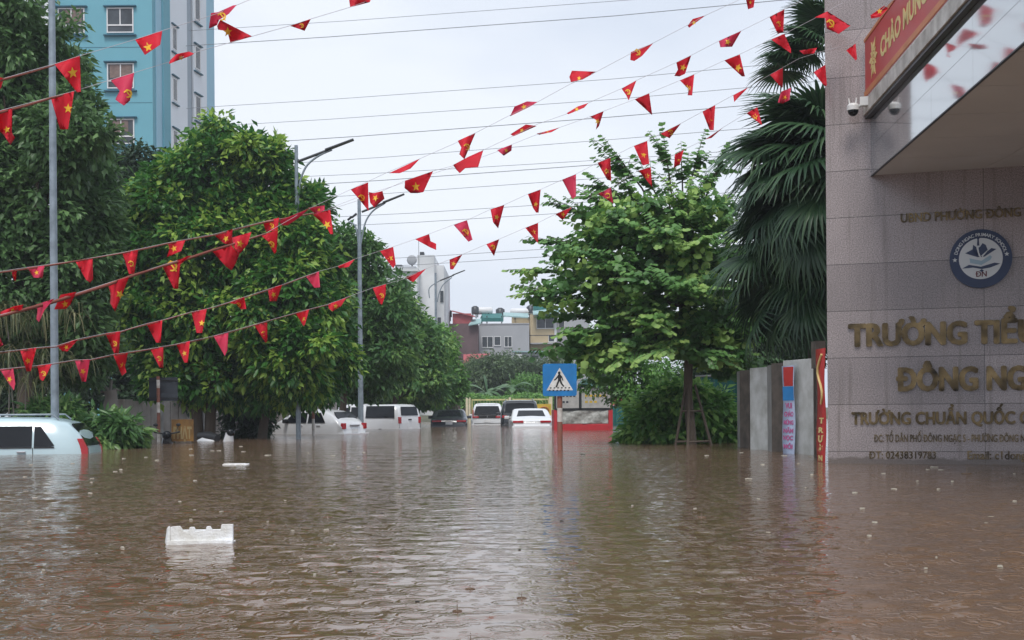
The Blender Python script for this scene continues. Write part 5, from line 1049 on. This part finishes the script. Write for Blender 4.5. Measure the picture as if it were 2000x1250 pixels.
def scooter(px, py, hd, paint, label, dz=0):
    b = WT(px, py); root = empty('motor_scooter', (b.x, b.y+.2, GZ+dz), hd); tag(root, label, 'scooter')
    MB().tube([(-.55,-.06,.28),(-.55,.06,.28)], .27, 20, smooth=False).build('wheel', M['rubber'], root); MB().tube([(.65,-.05,.28),(.65,.05,.28)], .27, 20, smooth=False).build('wheel', M['rubber'], root)
    mb = MB(); mb.tube([(-.85,0,.70),(-.55,0,.72),(-.15,0,.62),(.05,0,.42),(.30,0,.40),(.45,0,.62),(.50,0,.95)], [.06,.15,.17,.15,.13,.17,.10], 12); mb.build('body', paint, root)
    MB().tube([(-.80,0,.86),(-.4,0,.86),(.0,0,.80)], [.10,.13,.10], 10).build('seat', M['plastic'], root)
    MB().tube([(.48,-.32,1.04),(.52,-.12,1.0),(.52,.12,1.0),(.48,.32,1.04)], .022, 8).build('handlebar', M['plastic'], root)
    MB().ball((.56,0,.96), (.10,.12,.11)).build('headlight', M['glass'], root)
    for s in (-1,1):
        MB().tube([(.50,s*.22,1.03),(.47,s*.27,1.18)], .008, 6).build('mirror_stalk', M['plastic'], root); MB().ball((.46,s*.28,1.22), (.015,.06,.04)).build('mirror', M['plastic'], root)
scooter(325, 866, hdg(.2,-1), M['car_black'], 'black motor scooter half under water between the striped post and the brown board', -.12)
scooter(422, 862, hdg(.75,-.6), M['car_white'], 'white motor scooter half under water in front of the slab fence', -.10)
# pollarded stump
def stump():
    Y = 31; b = P(216, 870, Y); root = empty('tree_stump', (b.x, Y, -.95)); tag(root, 'grey pollarded tree stump with short bare twigs behind the shrub', 'tree stump'); zz = lambda py: Z(216,py,Y)+.95
    MB().tube([(0,0,-.05),(.02,0,zz(830)),(0,0,zz(800)),(.03,0,zz(775)),(0,0,zz(763))], [.30,.27,.20,.15,.17], 12).build('trunk', M['bark_grey'], root)
    tw = MB(); tw.tube([(0,0,zz(766)),(-.12,0,zz(755)),(-.16,0,zz(748))], [.04,.03,.02], 6); tw.tube([(.05,0,zz(766)),(.12,0,zz(760)),(.26,0,zz(763))], [.04,.03,.015], 6); tw.tube([(0,0,zz(766)),(-.2,0,zz(765)),(-.28,0,zz(767))], [.04,.03,.015], 6); tw.tube([(0,0,zz(766)),(.02,.05,zz(742))], [.05,.03], 6); tw.build('twig', M['bark_grey'], root)
stump()
# yellow railing and board across the end of the road
M['rail_yellow'] = mat('rail_yellow', (.60,.55,.22), .5, dirt_or_shade=(.40,.36,.2)); M['cream_post'] = mat('cream_post', (.62,.55,.38), .6)
def railing():
    Y = 72; root = empty('yellow_railing', (X(995,Y), Y, GZ)); tag(root, 'yellow framed railing with cream posts across the end of the flooded road', 'railing'); ox = root.location.x
    xx = lambda px: X(px,Y,790)-ox; zz = lambda py: Z(995,py,Y)-GZ
    for (a, b) in ((921,993),(1001,1072)):
        r = MB(); t = .05
        r.box(xx(a),xx(b),-.03,.03,zz(782),zz(779)); r.box(xx(a),xx(b),-.03,.03,zz(812),zz(809)); r.box(xx(a),xx(a)+.06,-.03,.03,zz(809),zz(782)); r.box(xx(b)-.06,xx(b),-.03,.03,zz(809),zz(782))
        for k in range(1,12): q = xx(a)+(xx(b)-xx(a))*k/12; r.box(q-.008,q+.008,-.01,.01,zz(809),zz(782))
        r.build('rail_frame', M['rail_yellow'], root)
    for px, w_ in ((913,.10),(918,.08),(997,.10),(1077,.14)): MB().box(xx(px)-w_,xx(px)+w_*.4,-.08,.08,-.1,zz(776)).build('post', M['cream_post'], root)
railing()
def yboard():
    Y = 67; root = empty('yellow_board', (X(1064,Y), Y, GZ)); tag(root, 'yellow board with an orange arch between the black SUV and the red trailer', 'board'); zz = lambda py: Z(1064,py,Y)-GZ; s = Y/FPX
    MB().box(-16*s,13*s,0,.05,0,zz(789)).build('panel', M['mustard'], root); M['orange_brown'] = mat('orange_brown', (.35,.12,.02), .5)
    pts = [(-1*s+9*s*math.cos(R(a)), -.01, zz(803)+8*s*math.sin(R(a))) for a in range(0,181,15)]; MB().tube(pts, 1.6*s, 6).build('arch', M['orange_brown'], root)
yboard()
def hoarding(name, label, pa, pb, ya, yb, top, m_):
    a, b = Vector((X(pa,ya),ya,0)), Vector((X(pb,yb),yb,0)); root = empty(name, (a.x,a.y,GZ)); tag(root, label, 'fence'); d = (b-a); n = int(d.length/.12); mb = MB(); zt = Z((pa+pb)/2, top, (ya+yb)/2)-GZ; nn = Vector((-d.y,d.x,0)).normalized(); V = []
    for i in range(n+1): q = d*(i/n)+nn*(.02 if i % 2 else -.02); V += [(q.x,q.y,-.1),(q.x,q.y,zt),(q.x+nn.x*.01,q.y+nn.y*.01,zt),(q.x+nn.x*.01,q.y+nn.y*.01,-.1)]
    mb.add(V, [f for i in range(n) for f in ((4*i,4*i+4,4*i+5,4*i+1),(4*i+2,4*i+6,4*i+7,4*i+3),(4*i+1,4*i+5,4*i+6,4*i+2))]); mb.build('sheet', m_, root)
    ps = MB(); q = d.normalized(); ps.tube([(0,0,zt+.02),(d.x,d.y,zt+.02)], .03, 6); ps.build('top_rail', M['rim'], root)
hoarding('green_hoarding', 'flat green hoarding sheet right of the red trailer', 1196, 1245, 58, 57, 793, M['teal'])
hoarding('green_hoarding', 'tall green hoarding behind the bush and the staked tree', 1360, 1452, 31, 29.5, 735, M['teal'])
def parasol(px, Y, top, m_, label, wd):
    root = empty('market_parasol', (X(px,Y), Y, GZ)); tag(root, label, 'parasol'); zt = Z(px,top,Y)-GZ; MB().tube([(0,0,0),(0,0,zt)], .025, 8).build('pole', M['rim'], root)
    V = [(0,0,zt)]+[(wd*math.cos(2*math.pi*k/8), wd*math.sin(2*math.pi*k/8), zt-.42) for k in range(8)]+[(wd*math.cos(2*math.pi*k/8), wd*math.sin(2*math.pi*k/8), zt-.55) for k in range(8)]
    MB().add(V, [(0,1+k,1+(k+1)%8) for k in range(8)]+[(1+k,9+k,9+(k+1)%8,1+(k+1)%8) for k in range(8)]).build('canopy', m_, root)
parasol(1210, 62, 776, M['bright_red'], 'red parasol above the flat green hoarding', .75); M['orange'] = mat('orange', (.55,.16,.06), .5)
parasol(1248, 60, 776, M['orange'], 'orange parasol right of the red one, half behind the bush', .6)
# ================================================================ the blue apartment tower
def tower():
    Y = 69; x0 = X(60,Y,150); x1 = X(298,Y,150); root = empty('blue_tower', (x1, Y, 0)); tag(root, 'tall blue apartment tower with a white side behind the left trees', 'building')
    M['tower_blue'] = mat('tower_blue', (.15,.39,.47), .75, var=.06, scale=.3); M['tower_light'] = mat('tower_light', (.34,.56,.68), .75, var=.05, scale=.3); M['tower_white'] = mat('tower_white', (.76,.80,.84), .75, var=.05, scale=.3); M['tower_grey'] = mat('tower_grey', (.36,.42,.47), .75, var=.05)
    M['frame_white'] = mat('frame_white', (.72,.72,.72), .5, var=.03); M['curtain'] = mat('curtain', (.20,.14,.12), .7, var=.3, scale=4); M['ledge_blue'] = mat('ledge_blue', (.02,.10,.15), .6); M['win_dark'] = mat('window_pane', (.06,.07,.08), .12, var=.5, scale=1.2)
    TH_ = 44; ZB = -1
    B = lambda a,b,c,d,e,f,m_,nm='wall': MB().box(a,b,c,d,e,f).build(nm, m_, root)
    W = x1-x0
    fz = lambda py: Z(235, py, Y)     # heights on the front
    wins = []
    flo = 3.12; ztop0 = fz(17.5)
    xs = [X(235,Y,40)-x1, X(139.5,Y,40)-x1]; ww = 48*Y/FPX; hh = 45*Y/FPX
    B(-W-14, 0, 0, 14, ZB, TH_, M['tower_blue'])
    for k in range(-8, 6):
        for xi, xc in enumerate(xs+[xs[1]-3.2]):
            zt = ztop0-k*flo; 
            if zt < 4 or zt > 34: continue
            wn = MB(); 
            wn.box(xc-ww/2-.06,xc+ww/2+.06,-.07,-.001,zt,zt+.06); wn.box(xc-ww/2-.06,xc+ww/2+.06,-.07,-.001,zt-hh-.06,zt-hh); wn.box(xc-ww/2-.06,xc-ww/2,-.07,-.001,zt-hh,zt); wn.box(xc+ww/2,xc+ww/2+.06,-.07,-.001,zt-hh,zt); wn.box(xc-.03,xc+.03,-.06,-.001,zt-hh*.68,zt); wn.box(xc-ww/2,xc+ww/2,-.065,-.001,zt-hh*.74,zt-hh*.68)
            wo = wn.build('window', M['frame_white'], root)
            MB().box(xc-ww/2+.001,xc+ww/2-.001,-.03,-.002,zt-hh+.001,zt-.001).build('pane', M['win_dark'], wo)
            r_ = random.Random(k*7+xi)
            if r_.random() < .7:
                for s in (-1,1): c0, c1 = sorted((xc+s*.04, xc+s*(ww/2-.05-r_.random()*.25))); MB().box(c0,c1,-.04,-.031,zt-hh*(.45+.2*r_.random()),zt-.03).build('curtain', M['curtain'], wo)
            MB().box(xc-ww/2-.22,xc+ww/2+.22,-.18,-.001,zt+.10,zt+.17).build('window_ledge', M['ledge_blue'], root); MB().box(xc-ww/2-.22,xc+ww/2+.22,-.18,-.001,zt-hh-.24,zt-hh-.17).build('window_ledge', M['ledge_blue'], root)
    sm = MB()
    for k in range(-8, 6): sm.box(-W-14,-.01,-.006,-.001,ztop0-k*flo+.95,ztop0-k*flo+.98)
    sm.build('seam', M['ledge_blue'], root)
    # light blue rounded edge then the white side
    xe = X(320,71,150)-x1; xf_ = X(333,72,150)-x1
    B(.002, xe, .6, 13, ZB, TH_, M['tower_light']); B(xe+.002, xf_, 1.6, 13, ZB, TH_, M['tower_blue'])
    # side wall going back
    segs = [(333,72.0,366,74.6,'tower_white'),(366,74.6,378,75.5,'tower_grey'),(378,75.5,404,77.6,'tower_white'),(404,77.6,419,79.2,'tower_light')]
    for i, (pa, ya, pb, yb, m_) in enumerate(segs):
        a = Vector((X(pa,ya,150)-x1, ya-Y)); b = Vector((X(pb,yb,150)-x1, yb-Y)); off = -.12 if m_ == 'tower_grey' else 0
        MB().hexa([(a.x+off+.002,a.y,ZB),(b.x+off-.002,b.y,ZB),(b.x-4,b.y+3,ZB),(a.x-4,a.y+3,ZB)], [(a.x+off+.002,a.y,TH_),(b.x+off-.002,b.y,TH_),(b.x-4,b.y+3,TH_),(a.x-4,a.y+3,TH_)]).build('side_wall', M[m_], root)
    for (pa, ya, pb, yb, ys) in ((336,72.3,345,73.0,(50,150,252)),(380,75.7,391,76.5,(-8,88,185))):
        a = Vector((X(pa,ya,150)-x1, ya-Y,0)); b = Vector((X(pb,yb,150)-x1, yb-Y,0)); nn = Vector((b-a)); nn = Vector((nn.y,-nn.x,0)).normalized()
        for y_ in ys:
            zt = Z(pa,y_,ya); zb = zt-45*ya/FPX; q = lambda t_, z_, o_: a.lerp(b,t_)+nn*o_+Vector((0,0,z_))
            wo = MB().prism([q(0,zb,.05),q(1,zb,.05),q(1,zt,.05),q(0,zt,.05)], -nn*.06).build('window', M['frame_white'], root); MB().prism([q(.15,zb+.08,.056),q(.85,zb+.08,.056),q(.85,zt-.06,.056),q(.15,zt-.06,.056)], -nn*.004).build('pane', M['win_dark'], wo)
            for zz_ in (zt+.08, zb-.22): MB().prism([q(-.2,zz_,.14),q(1.2,zz_,.14),q(1.2,zz_+.07,.14),q(-.2,zz_+.07,.14)], -nn*.14).build('window_ledge', M['ledge_blue'], root)
    # balcony bay at the left
    xb = X(98,68.2,150)-x1; B(xb-3.4, xb, -.9, -.002, ZB, TH_, M['tower_white'], 'balcony_bay')
    for k in range(-6, 6):
        zt = ztop0-.2-k*flo
        if zt < 6: continue
        MB().box(xb-3.2,xb-.25,-.93,-.901,zt-1.5,zt+.3).build('balcony_opening', M['win_dark'], root); MB().box(xb-3.25,xb-.2,-1.0,-.931,zt-.62,zt-.52).build('balcony_rail', M['frame_white'], root)
    B(-W-14.1, .1, -.1, 14.1, TH_+.002, TH_+.6, M['tower_light'], 'roof_parapet')
tower()
# ================================================================ the far houses
def at(px, py, Y): return P(px, py, Y)
M['h_white'] = mat('house_white', (.80,.81,.82), .8, var=.06, scale=.3, dirt_or_shade=(.52,.53,.54)); M['h_grey'] = mat('house_grey', (.40,.41,.43), .85, var=.1, scale=.4); M['h_brown'] = mat('house_brown', (.17,.115,.12), .9, dirt_or_shade=(.10,.07,.07), scale=.5)
M['h_cream'] = mat('house_cream', (.58,.47,.30), .85, var=.1, scale=.4); M['roof_red'] = mat('roof_red', (.42,.10,.11), .7, var=.2); M['roof_teal'] = mat('roof_teal', (.02,.16,.15), .6, var=.2); M['roof_pale'] = mat('roof_pale', (.32,.48,.48), .6); M['pane'] = mat('house_pane', (.05,.06,.07), .15, var=.4)
def house(name, label, px0, px1, ptop, Y, m_, depth=8, wins=(), extras=(), group=None):
    x0, x1 = at(px0,700,Y).x, at(px1,700,Y).x; root = empty(name, ((x0+x1)/2, Y, 0)); tag(root, label, 'house', group); ox = root.location.x; zt = at((px0+px1)/2,ptop,Y).z
    MB().box(x0-ox, x1-ox, 0, depth, -.8, zt).build('wall', m_, root)
    for (a, b, c, d, *nb) in wins:
        q0 = at(a, d, Y); q1 = at(b, c, Y); f = MB(); t = .05; X0, X1, Z0, Z1 = q0.x-ox, q1.x-ox, q0.z, q1.z
        f.box(X0-t,X1+t,-.05,-.001,Z1,Z1+t); f.box(X0-t,X1+t,-.09,-.001,Z0-t*1.5,Z0); f.box(X0-t,X0,-.05,-.001,Z0,Z1); f.box(X1,X1+t,-.05,-.001,Z0,Z1)
        for k in range(1, (nb[0] if nb else 2)): q = X0+(X1-X0)*k/(nb[0] if nb else 2); f.box(q-.025,q+.025,-.045,-.001,Z0,Z1)
        wo = f.build('window', M['frame_white'] if m_ is not M['h_white'] else M['h_grey'], root); MB().box(X0+.001,X1-.001,-.02,-.002,Z0+.001,Z1-.001).build('pane', M['pane'], wo)
    for (nm, a, b, c, d, y0, y1, mm) in extras:
        q0 = at(a, d, Y+y0); q1 = at(b, c, Y+y0); MB().box(q0.x-ox, q1.x-ox, y0, y1, q0.z, q1.z).build(nm, mm, root)
    return root
hw_ = house('tall_white_house', 'tall narrow white house with a satellite dish behind the farthest lamp post', 750, 816, 530, 100, M['h_white'], 12, [(772,802,552,588,3)],
      [('cornice',748,817,524,530,-.25,12,M['h_white']),('parapet',775,812,520,524,.2,6,M['h_grey']),('side_block',817,848,498,835,2.2,13,M['h_white']),('side_block',848.3,867,518,835,4.0,14,M['h_white']),('roof_tank',772,785,517,524,1.5,2.5,M['dark_steel']),('roof_tank',820,828,492,498,2.4,3.4,M['dark_steel'])])
for (px, y0, y1) in ((822,618,640),(838,622,644),(858,620,640),(863,568,590)):
    q0 = at(px-3,y1,102.1 if px < 848 else 103.9); q1 = at(px+3,y0,102.1 if px < 848 else 103.9); ox = hw_.location; wo = MB().box(q0.x-ox.x,q1.x-ox.x,(2.1 if px < 848 else 3.9),(2.199 if px < 848 else 3.999),q0.z,q1.z).build('window', M['pane'], hw_)
c = at(805,510,101.5); ds = MB(); ds.tube([(c.x-hw_.location.x,1.4,c.z-.6),(c.x-hw_.location.x,1.4,c.z)], .06, 6); ds.build('dish_mast', M['dark_steel'], hw_)
MB().ball((c.x-hw_.location.x, 1.2, c.z+.05), (.42,.14,.42)).build('satellite_dish', M['h_grey'], hw_); MB().tube([(c.x-hw_.location.x+.55,1.5,c.z-.5),(c.x-hw_.location.x+.55,1.5,c.z+1.8)], .02, 5).build('aerial', M['dark_steel'], hw_)
def roof(name, parent, pts, th, m_):
    ox = parent.location; MB().prism([p-ox for p in pts], (0,0,-th)).build(name, m_, parent)
h1 = house('brown_house', 'windowless dark brown house wall with a red roof room on top', 869, 934, 632, 112, M['h_brown'], 9, [], [('roof_room',884,920,612,632,.5,5,M['roof_red'])])
roof('roof', h1, [at(882,606,112.2), at(928,617,112.2), at(928,617,117), at(882,606,117)], .12, M['roof_red'])
roof('roof', h1, [at(915,634,111.5), at(940,630,111.5), at(940,622,113.5), at(922,624,113.5)], .1, M['roof_pale'])
h2 = house('grey_house', 'pale grey house with square windows and a green roof shelter', 936, 1034, 634, 115, M['h_grey'], 9, [(942,962,658,678,2),(966,977,658,674,1),(986,999,658,677,2)], [('parapet',936,1034,631,634,-.05,.3,M['h_grey'])])
roof('roof', h2, [at(938,621,115.2), at(983,621,115.2), at(980,612,118), at(942,612,118)], .35, M['roof_teal'])
roof('roof', h2, [at(983,616,116), at(1032,619,116), at(1032,612,121), at(983,610,121)], .12, M['roof_pale'])
for px in (941, 951, 980): q0 = at(px-1,634,115.4); q1 = at(px+1,617,115.4); MB().box(q0.x-h2.location.x,q1.x-h2.location.x,.4,.6,q0.z,q1.z).build('roof_post', M['dark_steel'], h2)
h3 = house('back_house', 'low beige rooftop house seen above the grey house', 1000, 1040, 619, 122, M['h_cream'], 6, [])
h4 = house('cream_house', 'narrow cream house with a green framed window and teal roof', 1036, 1086, 614, 118, M['h_cream'], 8, [(1049,1081,620,641,2),(1072,1082,655,667,1)], [('roof_room',1042,1090,597,613,.5,6,M['roof_teal']),('blind',1048,1082,614,622,-.3,-.1,M['roof_teal']),('balcony_rail',1015,1090,654,656,-1.2,-1.1,M['dark_steel']),('balcony_floor',1036,1086,669,672,-1.2,-.002,M['h_grey']),('corner_pillar',1083,1087,612,668,-.12,-.003,M['h_white'])])
roof('roof', h4, [at(1041,613,116.8), at(1098,608,116.8), at(1094,601,118.4), at(1041,607,118.4)], .12, M['roof_pale'])
h5 = house('right_grey_house', 'light grey house at the right end of the far row, partly behind the street tree', 1087, 1152, 622, 120, M['h_grey'], 8, [(1092,1102,628,640,1),(1112,1122,646,660,1)])
h6 = house('green_trim_house', 'low house with a white air conditioner box under the cream house', 1004, 1072, 688, 108, M['h_grey'], 4, [(1018,1034,694,702,1),(1038,1052,694,702,1)], [('awning',1002,1044,707,710,-1.0,-.01,M['h_white']),('air_conditioner',1008,1020,692,700,-.6,-.02,M['h_white']),('roof_edge',1000,1066,685,688,-.5,.2,M['roof_pale'])])
h7 = house('red_roof_house', 'low house with two red tin roofs before the brown wall', 892, 948, 712, 106, M['h_brown'], 5, [])
roof('roof', h7, [at(905,708,105), at(936,702,105), at(957,690,108), at(905,692,108)], .12, M['roof_red']); roof('roof', h7, [at(893,728,103.5), at(916,722,103.5), at(925,710,105.5), at(893,710,105.5)], .12, M['roof_red'])
def tank(px, py, Y, r, l, label, kind):
    c = at(px,py,Y); root = empty('water_tank', (c.x,Y,c.z-r)); tag(root, label, 'water tank'); m_ = M['frame_white'] if kind == 'w' else M['dark_steel']
    (MB().tube([(-l/2,0,r),(-l/2+.15,0,r),(l/2-.15,0,r),(l/2,0,r)], [r*.5,r,r,r*.5], 14) if kind == 'w' else MB().tube([(0,0,0),(0,0,r*1.6),(0,0,r*2)], [r,r,r*.4], 12)).build('tank', m_, root)
    s = MB()
    for sx in (-l*.3, l*.3): s.box(sx-.05,sx+.05,-.25,.25,-.35,r*.4 if kind == 'w' else 0)
    s.build('stand', M['dark_steel'], root)
tank(942,607,118,.36,2.0,'white lying rooftop tank between the red and green roofs','w'); tank(1020,609,122,.36,2.4,'white lying rooftop tank left of the teal roof room','w'); tank(928,605,117,.36,.8,'dark upright rooftop tank next to the red roof','d'); tank(977,610,122,.45,.9,'dark upright rooftop tank above the green roof shelter','d'); tank(1036,604,122,.40,.9,'grey upright rooftop tank touching the teal roof room','d'); tank(875,612,114,.36,.7,'dark upright rooftop tank beside the tall white house','d')
# ================================================================ things afloat
M['foam'] = mat('polystyrene', (.84,.86,.88), .7, dirt_or_shade=(.62,.60,.54), scale=9, bump=.3, bscale=60)
def foam_box():
    b = WT(394, 1062); Y = b.y; s = Y/FPX; root = empty('polystyrene_box', (b.x, Y, 0), R(4)); tag(root, 'white polystyrene box lid with notched rim floating at lower left', 'foam box')
    w_ = 120*s; h = 40*s; d = .17
    fr = [(-w_*.5,0),(w_*.5,0),(w_*.5,h*.95),(w_*.32,h*.95),(w_*.30,h*.68),(w_*.16,h*.70),(w_*.13,h*.86),(w_*.08,h*.86),(w_*.06,h*.66),(-w_*.10,h*.62),(-w_*.13,h*.84),(-w_*.19,h*.84),(-w_*.22,h*.60),(-w_*.30,h*.64),(-w_*.36,h*.90),(-w_*.5,h*.86)]
    mb = MB(); n = len(fr); mb.prism([(x,0,z-.004) for x,z in fr], (0,.035,0)); mb.build('front_wall', M['foam'], root)
    MB().box(-w_*.5,w_*.5,-.012,-.001,-.05,h*.16).build('rim', M['foam'], root)
    mb = MB(); mb.prism([(-w_*.5-.03,.0,-.05),(-w_*.5-.002,.0,-.05),(-w_*.5-.002,0,h*.9),(-w_*.5-.012,0,h*.8)], (-.045,d,-.02)); mb.build('end_wall', M['foam'], root)
    MB().box(-w_*.48,w_*.48,.036,d,-.05,-.01+.012).build('base', M['foam'], root)
    MB().box(-w_*.49,w_*.42,d,d+.03,-.05,h*.55).build('back_wall', M['foam'], root)
foam_box()
def slab_float():
    b = WT(461, 907); root = empty('foam_sheet', (b.x,b.y,0), R(3)); tag(root, 'thin white foam sheet floating beyond the polystyrene box', 'foam sheet'); MB().box(-.19,.19,-.10,.10,-.02,.008).build('sheet', M['foam'], root, bevel=.008); MB().box(-.17,.15,-.09,-.05,.0085,.020).build('ridge', M['foam'], root)
slab_float()
M['scrap'] = mat('scrap_pale', (.40,.37,.30), .6, var=.4); M['scrap_dark'] = mat('scrap_dark', (.03,.028,.025), .7)
r9 = random.Random(9)
def scrap(px, py, sz, m_, label, grp):
    b = WT(px, py); n = 9; s = sz*.85*b.y/FPX; pts = [(s*math.cos(2*math.pi*k/n)*r9.uniform(.6,1.1), s*1.9*math.sin(2*math.pi*k/n)*r9.uniform(.6,1.1), -.008) for k in range(n)]
    V = pts+[(p[0]*.8,p[1]*.8,.001+.002*r9.random()) for p in pts]
    o = MB().add(V, [tuple(range(n))[::-1], tuple(range(n,2*n))]+[(k,(k+1)%n,n+(k+1)%n,n+k) for k in range(n)]).build('floating_scrap', m_); o.location = (b.x,b.y,.004); o.rotation_euler = (0,0,r9.uniform(0,6)); tag(o, label, 'litter', grp)
for px, py, sz in ((68,973,6),(50,960,4),(524,889,5),(372,877,3),(532,853,6),(1010,1000,3),(700,912,4),(1745,955,5),(1670,962,4),(905,876,3),(1510,872,6),(1532,890,5),(1560,905,4),(1448,884,4),(1825,912,8),(1838,918,6),(1812,917,4),(1725,925,4),(1462,935,5),(1235,988,4),(780,965,4),(160,940,4),(236,917,4),(285,893,3),(470,872,6),(650,890,5),(1860,940,4),(1935,1010,5)):
    scrap(px, py, sz, M['scrap'], 'small pale scrap of litter floating on the brown flood water', 'pale scraps afloat on the flood')
for _ in range(70):
    qx, qy = (r9.uniform(10,720) if r9.random() < .55 else r9.uniform(1350,1990)), 880+260*r9.random()**1.8
    if 1590 < qx and qy < 925: continue
    if qx < 210 and qy < 900: continue
    scrap(qx, qy, r9.uniform(2.2,4.5), M['scrap'], 'small pale scrap of litter floating on the brown flood water', 'pale scraps afloat on the flood')
for px, py, sz in ((1139,887,3.5),(1097,1018,4),(745,1003,3),(683,1117,4),(815,1176,4),(1015,1075,3)):
    scrap(px, py, sz, M['scrap_dark'], 'small dark speck of debris floating on the flood water', 'dark specks afloat on the flood')
def crown_splash(px, py, h_, label, m_=None):
    b = WT(px, py); s = b.y/FPX; root = empty('raindrop_splash', (b.x,b.y,0)); tag(root, label, 'splash', 'raindrop splashes on the water'); mb = MB(); mb.tube([(0,0,-.01),(0,0,h_*s*.5),(0,0,h_*s)], [2.2*s,.9*s,.7*s], 7); mb.ball((0,0,h_*s*1.25), 1.2*s, 8, 6); mb.build('jet', M['drop'], root)
    r = []; n = 20
    for R0, R1, zz in ((0,1,0),): pass
    rg = MB(); k = 24; rad = 9*s
    rg.tube([(rad*math.cos(2*math.pi*i/k), rad*math.sin(2*math.pi*i/k), .0005) for i in range(k+1)], 1.0*s, 6, cap=False); rg.build('ripple', M['water'], root)
M['drop'] = bpy.data.materials.new('water_drop'); M['drop'].use_nodes = True; _b = M['drop'].node_tree.nodes['Principled BSDF']; _b.inputs['Base Color'].default_value = (.18,.13,.09,1); _b.inputs['Roughness'].default_value = .05
for px, py, h_ in ((893,1193,14),(919,1252,12),(1019,1168,8),(918,1150,5),(1888,925,9),(1370,1010,6),(640,1010,5),(1500,1120,7),(300,1130,6),(1120,1100,5),(1690,1060,6)):
    crown_splash(px, py, h_, 'small raindrop splash standing up from the flood water')
# ================================================================ the water surface, real waves and drop rings near the camera
def water():
    rows = [];  ys = [1.2]
    while ys[-1] < 34: ys.append(ys[-1]*1.0052+.002)
    ys = np.array(ys); ncol = 760; V = []; U = np.linspace(-.46,.46,ncol)
    XX = (U[None,:]*(ys[:,None]+.6)); YY = np.repeat(ys[:,None], ncol, 1)
    rg = np.random.default_rng(1); Zz = np.zeros_like(XX)
    for k in range(46):
        lam = rg.uniform(.11,.36) if k < 40 else rg.uniform(.6,1.5); th = rg.normal(0,.85)+math.pi/2; a = .0062*(lam/.3)**.9*rg.uniform(.4,1)*(1 if lam < .6 else .35); kx, ky = 2*math.pi/lam*math.cos(th), 2*math.pi/lam*math.sin(th)
        res = np.clip((lam/(YY*.0052+.002)-3)/4, 0, 1); Zz += a*np.sin(kx*XX+ky*YY+rg.uniform(0,6.3)+1.6*np.sin(XX*1.7+k)+1.2*np.sin(YY*.9+k))*res
    Zz *= .16+.16*(np.sin(XX*.45+1)*np.sin(YY*.33))
    fade = np.clip((34-YY)/8,0,1); Zz *= fade*(.22+.78*np.clip((np.abs(XX-.25)-.4)/1.6,0,1))
    V = np.stack([XX,YY,Zz],2).reshape(-1,3); nr_ = len(ys); i = np.arange(nr_-1)[:,None]*ncol+np.arange(ncol-1)[None]; F = np.stack([i,i+1,i+1+ncol,i+ncol],2).reshape(-1,4)
    # surrounding flat sheet, joined as a frame around the fine patch
    n0 = len(V); far = [(-600,-60,0),(600,-60,0),(600,90,0),(-600,90,0)]
    o = mesh_np('flood_water', V, F, M['water'], smooth=True); tag(o, 'brown rippled flood water covering the street', kind='structure')
    a, b = XX[0,0], XX[0,-1]; c, d = XX[-1,-1], XX[-1,0]; y0, y1 = ys[0], ys[-1]
    Vf = [(-600,-60,0),(600,-60,0),(600,90,0),(-600,90,0),(a,y0,0),(b,y0,0),(c,y1,0),(d,y1,0)]
    o2 = mesh_np('flood_water', Vf, [(0,1,5,4),(1,2,6,5),(2,3,7,6),(3,0,4,7)], M['water']); tag(o2, 'brown flood water spreading around and beyond the street', kind='structure')
water()

# ================================================================ rain haze
hz = MB().box(-170, 170, -8, 150, -3, 60).build('haze', bpy.data.materials.new('haze')); tag(hz, 'thin grey rain haze in the air', kind='stuff')
_m = hz.data.materials[0]; _m.use_nodes = True; _t = _m.node_tree; _t.nodes.clear(); _o = _t.nodes.new('ShaderNodeOutputMaterial'); _v = _t.nodes.new('ShaderNodeVolumePrincipled')
_v.inputs['Color'].default_value = (.86,.9,.96,1); _v.inputs['Density'].default_value = .0009; _v.inputs['Anisotropy'].default_value = .2; _t.links.new(_v.outputs[0], _o.inputs['Volume'])
